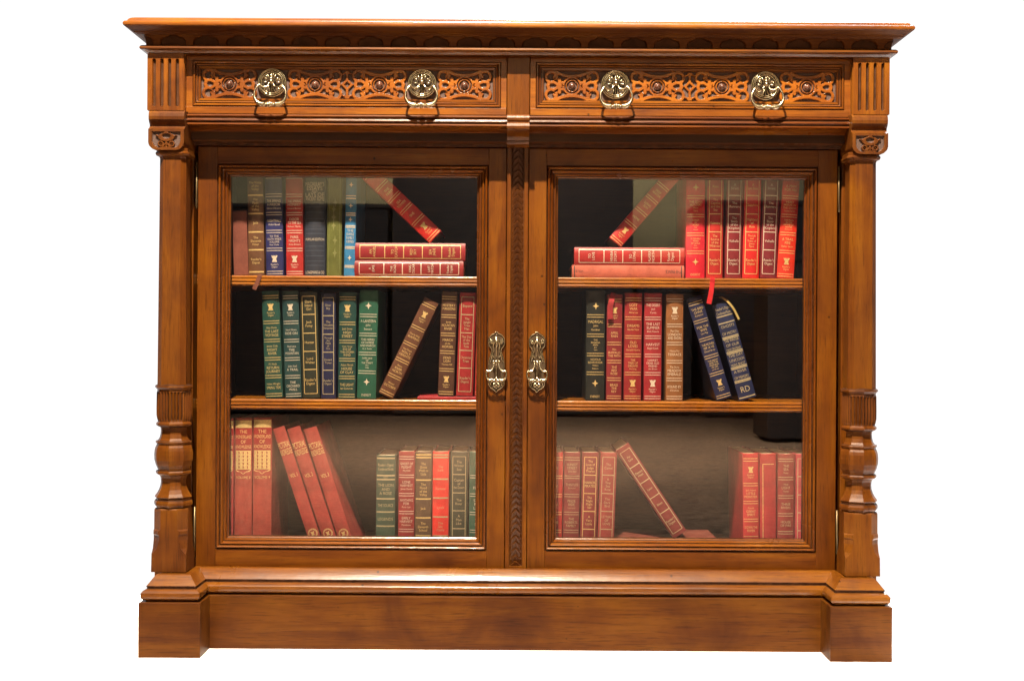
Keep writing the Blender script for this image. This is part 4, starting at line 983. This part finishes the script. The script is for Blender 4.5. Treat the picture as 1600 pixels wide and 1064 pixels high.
book('dark greenish spine with thin gold frame on the bottom left', 717, 786, 28, 164, .1, (0.040, 0.042, 0.026), 'F', [['The', 'Winter', 'Son'], ['Captain', 'of', 'the Desert'], ['The', 'River'], ['A', 'Man', 'Like']], rest=r, foil='dull', group=G3)
book('green spine partly hidden by the door stile on the bottom left', 747, 786, 29, 164, 0, (0.030, 0.085, 0.055), 'A', [['THE', 'FLAME'], ['STEEL', 'RAIN', 'LAND'], ['THE', 'SUN']], rest=r, foil='silver', group=G3)
# --- bottom, right door
book('scarlet spine half hidden by the door stile on the bottom right', 867.2, 786, 24, 164, .6, (0.42, 0.018, 0.018), 'C', [['LIFE'], ['SKY'], ['SEAL'], ['BLUE']], rest=r, group=G3)
book('dark red spine with bands beside the half hidden scarlet one on the bottom right', 893, 786, 26, 164, .8, (0.20, 0.020, 0.022), 'C', [['SUNSET', 'STREET', '~John Hall'], ['THISTLES', '~Bernard'], ['PRIDE', 'RIDE', '~Leonard'], ['THE', 'ROBERTS', 'FAMILY']], rest=r, group=G3, foil='dull')
book('dark red spine with pale frame on the bottom right, between two plainer red ones', 920.8, 786, 26.5, 164, 1.3, (0.20, 0.014, 0.018), 'F', [['The', 'Love of', 'Judge', 'Theron'], ['HARBOR', 'PIRATES'], ['The', 'Night', 'Flight', 'Sail'], ['A', 'Very', 'Little']], rest=r, group=G3)
book('faded red spine at the right end of the four upright ones on the bottom right', 948.6, 786, 26.3, 164, 1.8, (0.29, 0.035, 0.032), 'F', [['The', 'Camel'], ['A', 'Tiny', 'Sea', 'Rose'], ['The', 'Dark', 'Bird'], ['LETTERS', 'OF', 'LOVE']], rest=r, group=G3, foil='dull')
fb = 30 * sc(.05)
book('dark red brown book lying flat on the bottom, under the leaning one', 1041, 857, 30, 163, 90, (0.18, 0.045, 0.030), rest=r, group=G3, y0=.05, cloth=True, depth=.12)
book('maroon book leaning steeply to the left, resting on the flat book', 1017.5, 764, 24.5, 165, -33.8, (0.20, 0.022, 0.022), 'F', [['Far', 'Line'], ['Desert', 'Heat'], ['Lyon'], ['Blaze'], ["Reader's", 'Digest']], rest=r, zoff=fb * .965 + .001, group=G3, foil='dull')
book('red spine with gold winged horse, its side board showing, bottom right', 1173.5, 786, 25.5, 164, -.8, (0.46, 0.025, 0.030), 'B', [['~Jack Adams', 'LITTLE', 'MONSTER'], ['~Pamela', 'GREAT', 'SPIRIT'], ['DOWN THE', 'RIVER'], []], rest=r, group=G3, depth=.15)
book('plain red spine with one gilt line on the bottom right', 1200.3, 786, 26, 164, -.5, (0.36, 0.022, 0.026), 'N', rest=r, group=G3)
book('dull red spine with faint gold bands, second from right on the bottom right', 1228, 786, 26.5, 164, 0, (0.25, 0.028, 0.026), 'C', [['THE', 'SEA', '~Peter'], ['~Mary', 'LIGHT', '~Victor'], ['THREE', 'RIVERS'], ['HOUSE', 'OF FIRE']], rest=r, group=G3, foil='dull')
book('rosy red spine at the far right edge of the bottom', 1255.3, 786, 24.5, 164, 0, (0.44, 0.045, 0.060), 'F', [], rest=r, group=G3, foil='dull')

# ------------------------------------------------------------------ setting
bm = bmesh.new()
vs = [bm.verts.new(p) for p in ((-1.3, -0.30, 0), (1.3, -0.30, 0), (1.3, 0.40, 0), (-1.3, 0.40, 0))]; bm.faces.new(vs)
o = finish('floor', bm, [FLOORW]); setp(o, kind='structure')
CARPET, nt, b, out = new_mat('beige_carpet')
tc = node(nt, 'ShaderNodeTexCoord'); n1 = node(nt, 'ShaderNodeTexNoise'); n1.inputs['Scale'].default_value = 34; n1.inputs['Detail'].default_value = 8
n2 = node(nt, 'ShaderNodeTexNoise'); n2.inputs['Scale'].default_value = 1.6; n2.inputs['Detail'].default_value = 3
nt.links.new(tc.outputs['Object'], n1.inputs[0]); nt.links.new(tc.outputs['Object'], n2.inputs[0])
c = mixc(nt, ramp(nt, n1.outputs[0], [(0.38, (0.055, 0.034, 0.021)), (0.62, (0.25, 0.160, 0.100))]), ramp(nt, n2.outputs[0], [(0.3, (0.75, 0.75, 0.75)), (0.7, (1.1, 1.1, 1.1))]), 0.8, 'MULTIPLY')
nt.links.new(c, b.inputs['Base Color']); b.inputs['Roughness'].default_value = 0.95
bm = bmesh.new(); vs = [bm.verts.new(p) for p in ((-7, -7.6, 0.0), (7, -7.6, 0.0), (7, -0.302, 0.0), (-7, -0.302, 0.0))]; bm.faces.new(vs)
o = finish('carpet', bm, [CARPET]); setp(o, kind='structure')
# showroom wall and furniture that the door glass mirrors, standing behind the camera
bm = bmesh.new(); box(bm, -7, 7, -7.9, -7.7, 0, 2.9, 0)
o = finish('wall', bm, [simple('cream_wall', (0.56, 0.48, 0.28), 0.9, 0, 3, 0.08)]); setp(o, kind='structure')
DKW = simple('near_black_wood', (0.022, 0.012, 0.008), 0.5, 0, 20, 0.4)
def sideboard(label, x0, x1, y0, y1, z, leg):
    r_ = empty('sideboard', ((x0 + x1) / 2, (y0 + y1) / 2, 0)); setp(r_, label, 'sideboard', 'showroom furniture mirrored in the glass')
    bm = bmesh.new(); box(bm, x0 + .01, x1 - .01, y0 + .01, y1 - .01, leg, z - .03, 0.004); finish('body', bm, [DKW], r_)
    bm = bmesh.new(); box(bm, x0 - .02, x1 + .02, y0 - .02, y1 + .02, z - .029, z, 0.004); finish('top', bm, [DKW], r_)
    for a in (x0 + .03, x1 - .08):
        for b__ in (y0 + .03, y1 - .08):
            bm = bmesh.new(); t_ = bmesh.new(); bmesh.ops.create_cube(t_, size=1)
            for v in t_.verts:
                kk = .035 if v.co.z > 0 else .02
                v.co = Vector((a + .03 + v.co.x * 2 * kk, b__ + .03 + v.co.y * 2 * kk, leg + .001 if v.co.z > 0 else 0))
            merge(bm, t_); finish('leg', bm, [DKW], r_)
sideboard('tall near black sideboard standing by the cream wall, mirrored left', -3.4, -0.86, -7.1, -6.6, 1.47, .02)
sideboard('tallest near black cabinet, in the middle of the mirrored row', -0.84, 0.84, -7.1, -6.5, 2.0, .02)
sideboard('low near black chest between two taller ones by the cream wall', 0.87, 1.28, -7.2, -6.7, 1.12, .02)
sideboard('long near black sideboard by the cream wall, mirrored right', 1.31, 3.4, -7.1, -6.5, 1.50, .02)
sideboard('table high near black chest standing forward on the carpet', 1.33, 2.3, -4.8, -4.4, 0.98, .02)

# ------------------------------------------------------------------ light
w = bpy.data.worlds.new('World'); scene.world = w; w.use_nodes = True
nt = w.node_tree; nt.nodes.clear()
out = nt.nodes.new('ShaderNodeOutputWorld'); bg = nt.nodes.new('ShaderNodeBackground'); nt.links.new(bg.outputs[0], out.inputs[0])
tc = nt.nodes.new('ShaderNodeTexCoord'); sp = nt.nodes.new('ShaderNodeSeparateXYZ'); nt.links.new(tc.outputs['Generated'], sp.inputs[0])
mp = nt.nodes.new('ShaderNodeMapRange'); mp.inputs[1].default_value = 0.25; mp.inputs[2].default_value = 0.5; nt.links.new(sp.outputs[1], mp.inputs[0])
c = mixc(nt, (0.04, 0.031, 0.022), (1.08, 1.08, 1.08), mp.outputs[0]); nt.links.new(c, bg.inputs[0]); bg.inputs[1].default_value = 1.0

def lamp(name, typ, loc, target, energy, color, size=0.1, **kw):
    l = bpy.data.lights.new(name, typ); l.energy = energy; l.color = color
    if typ == 'SPOT': l.shadow_soft_size = size; l.spot_size = kw.get('cone', 1.2); l.spot_blend = 0.35
    if typ == 'AREA': l.size = size; l.spread = kw.get('spread', PI)
    if typ == 'POINT': l.shadow_soft_size = size
    o = bpy.data.objects.new(name, l); COL.objects.link(o); o.location = loc
    o.rotation_euler = (Vector(target) - Vector(loc)).to_track_quat('-Z', 'Y').to_euler()
    return o
WARM = (1.0, 0.84, 0.64)
lamp('ceiling_spot', 'SPOT', (-0.24, -1.72, 3.35), (0, 0, 0.62), 1750, WARM, 0.035, cone=0.74)
lamp('ceiling_spot', 'SPOT', (0.10, -3.8, 3.0), (0, 0, 0.5), 45, (1.0, 0.80, 0.58), 0.05, cone=1.2)
lamp('floor_shadow_fill', 'AREA', (0.9, 1.5, 2.5), (0.6, 0.1, 0), 520, (1, 1, 1), 1.6)  # unseen fill behind the case, added to wash out the floor shadow
lamp('ceiling_lamp', 'AREA', (0, -3.7, 2.8), (0, -3.7, 0), 470, (1.0, 0.82, 0.62), 2.6, spread=1.45)
lamp('wall_lamp', 'AREA', (0, -6.4, 2.8), (0, -7.7, 1.2), 120, (1.0, 0.86, 0.66), 1.5, spread=2.0)

cam = bpy.data.cameras.new('Camera'); cam.sensor_width = 36; cam.lens = S * D / 1600 * 36; cam.clip_end = 200; cam.clip_start = 0.05
co = bpy.data.objects.new('Camera', cam); COL.objects.link(co); co.location = (0, -D, H0)
co.rotation_euler = (PI / 2, 0, 0)
co.rotation_mode = 'XYZ'
m = Matrix.Rotation(PI / 2, 4, 'X') @ Matrix.Rotation(math.atan(ROLL), 4, 'Z')
co.matrix_world = Matrix.Translation((0, -D, H0)) @ m
scene.camera = co
scene.render.engine = 'CYCLES'
scene.render.resolution_x = 1024; scene.render.resolution_y = 680
scene.cycles.transparent_max_bounces = 24; scene.cycles.max_bounces = 8; scene.cycles.use_denoising = True
scene.cycles.sample_clamp_indirect = 4.0
scene.view_settings.view_transform = 'Standard'; scene.view_settings.look = 'None'
scene.view_settings.exposure = 0; scene.view_settings.gamma = 1; scene.view_settings.use_curve_mapping = False
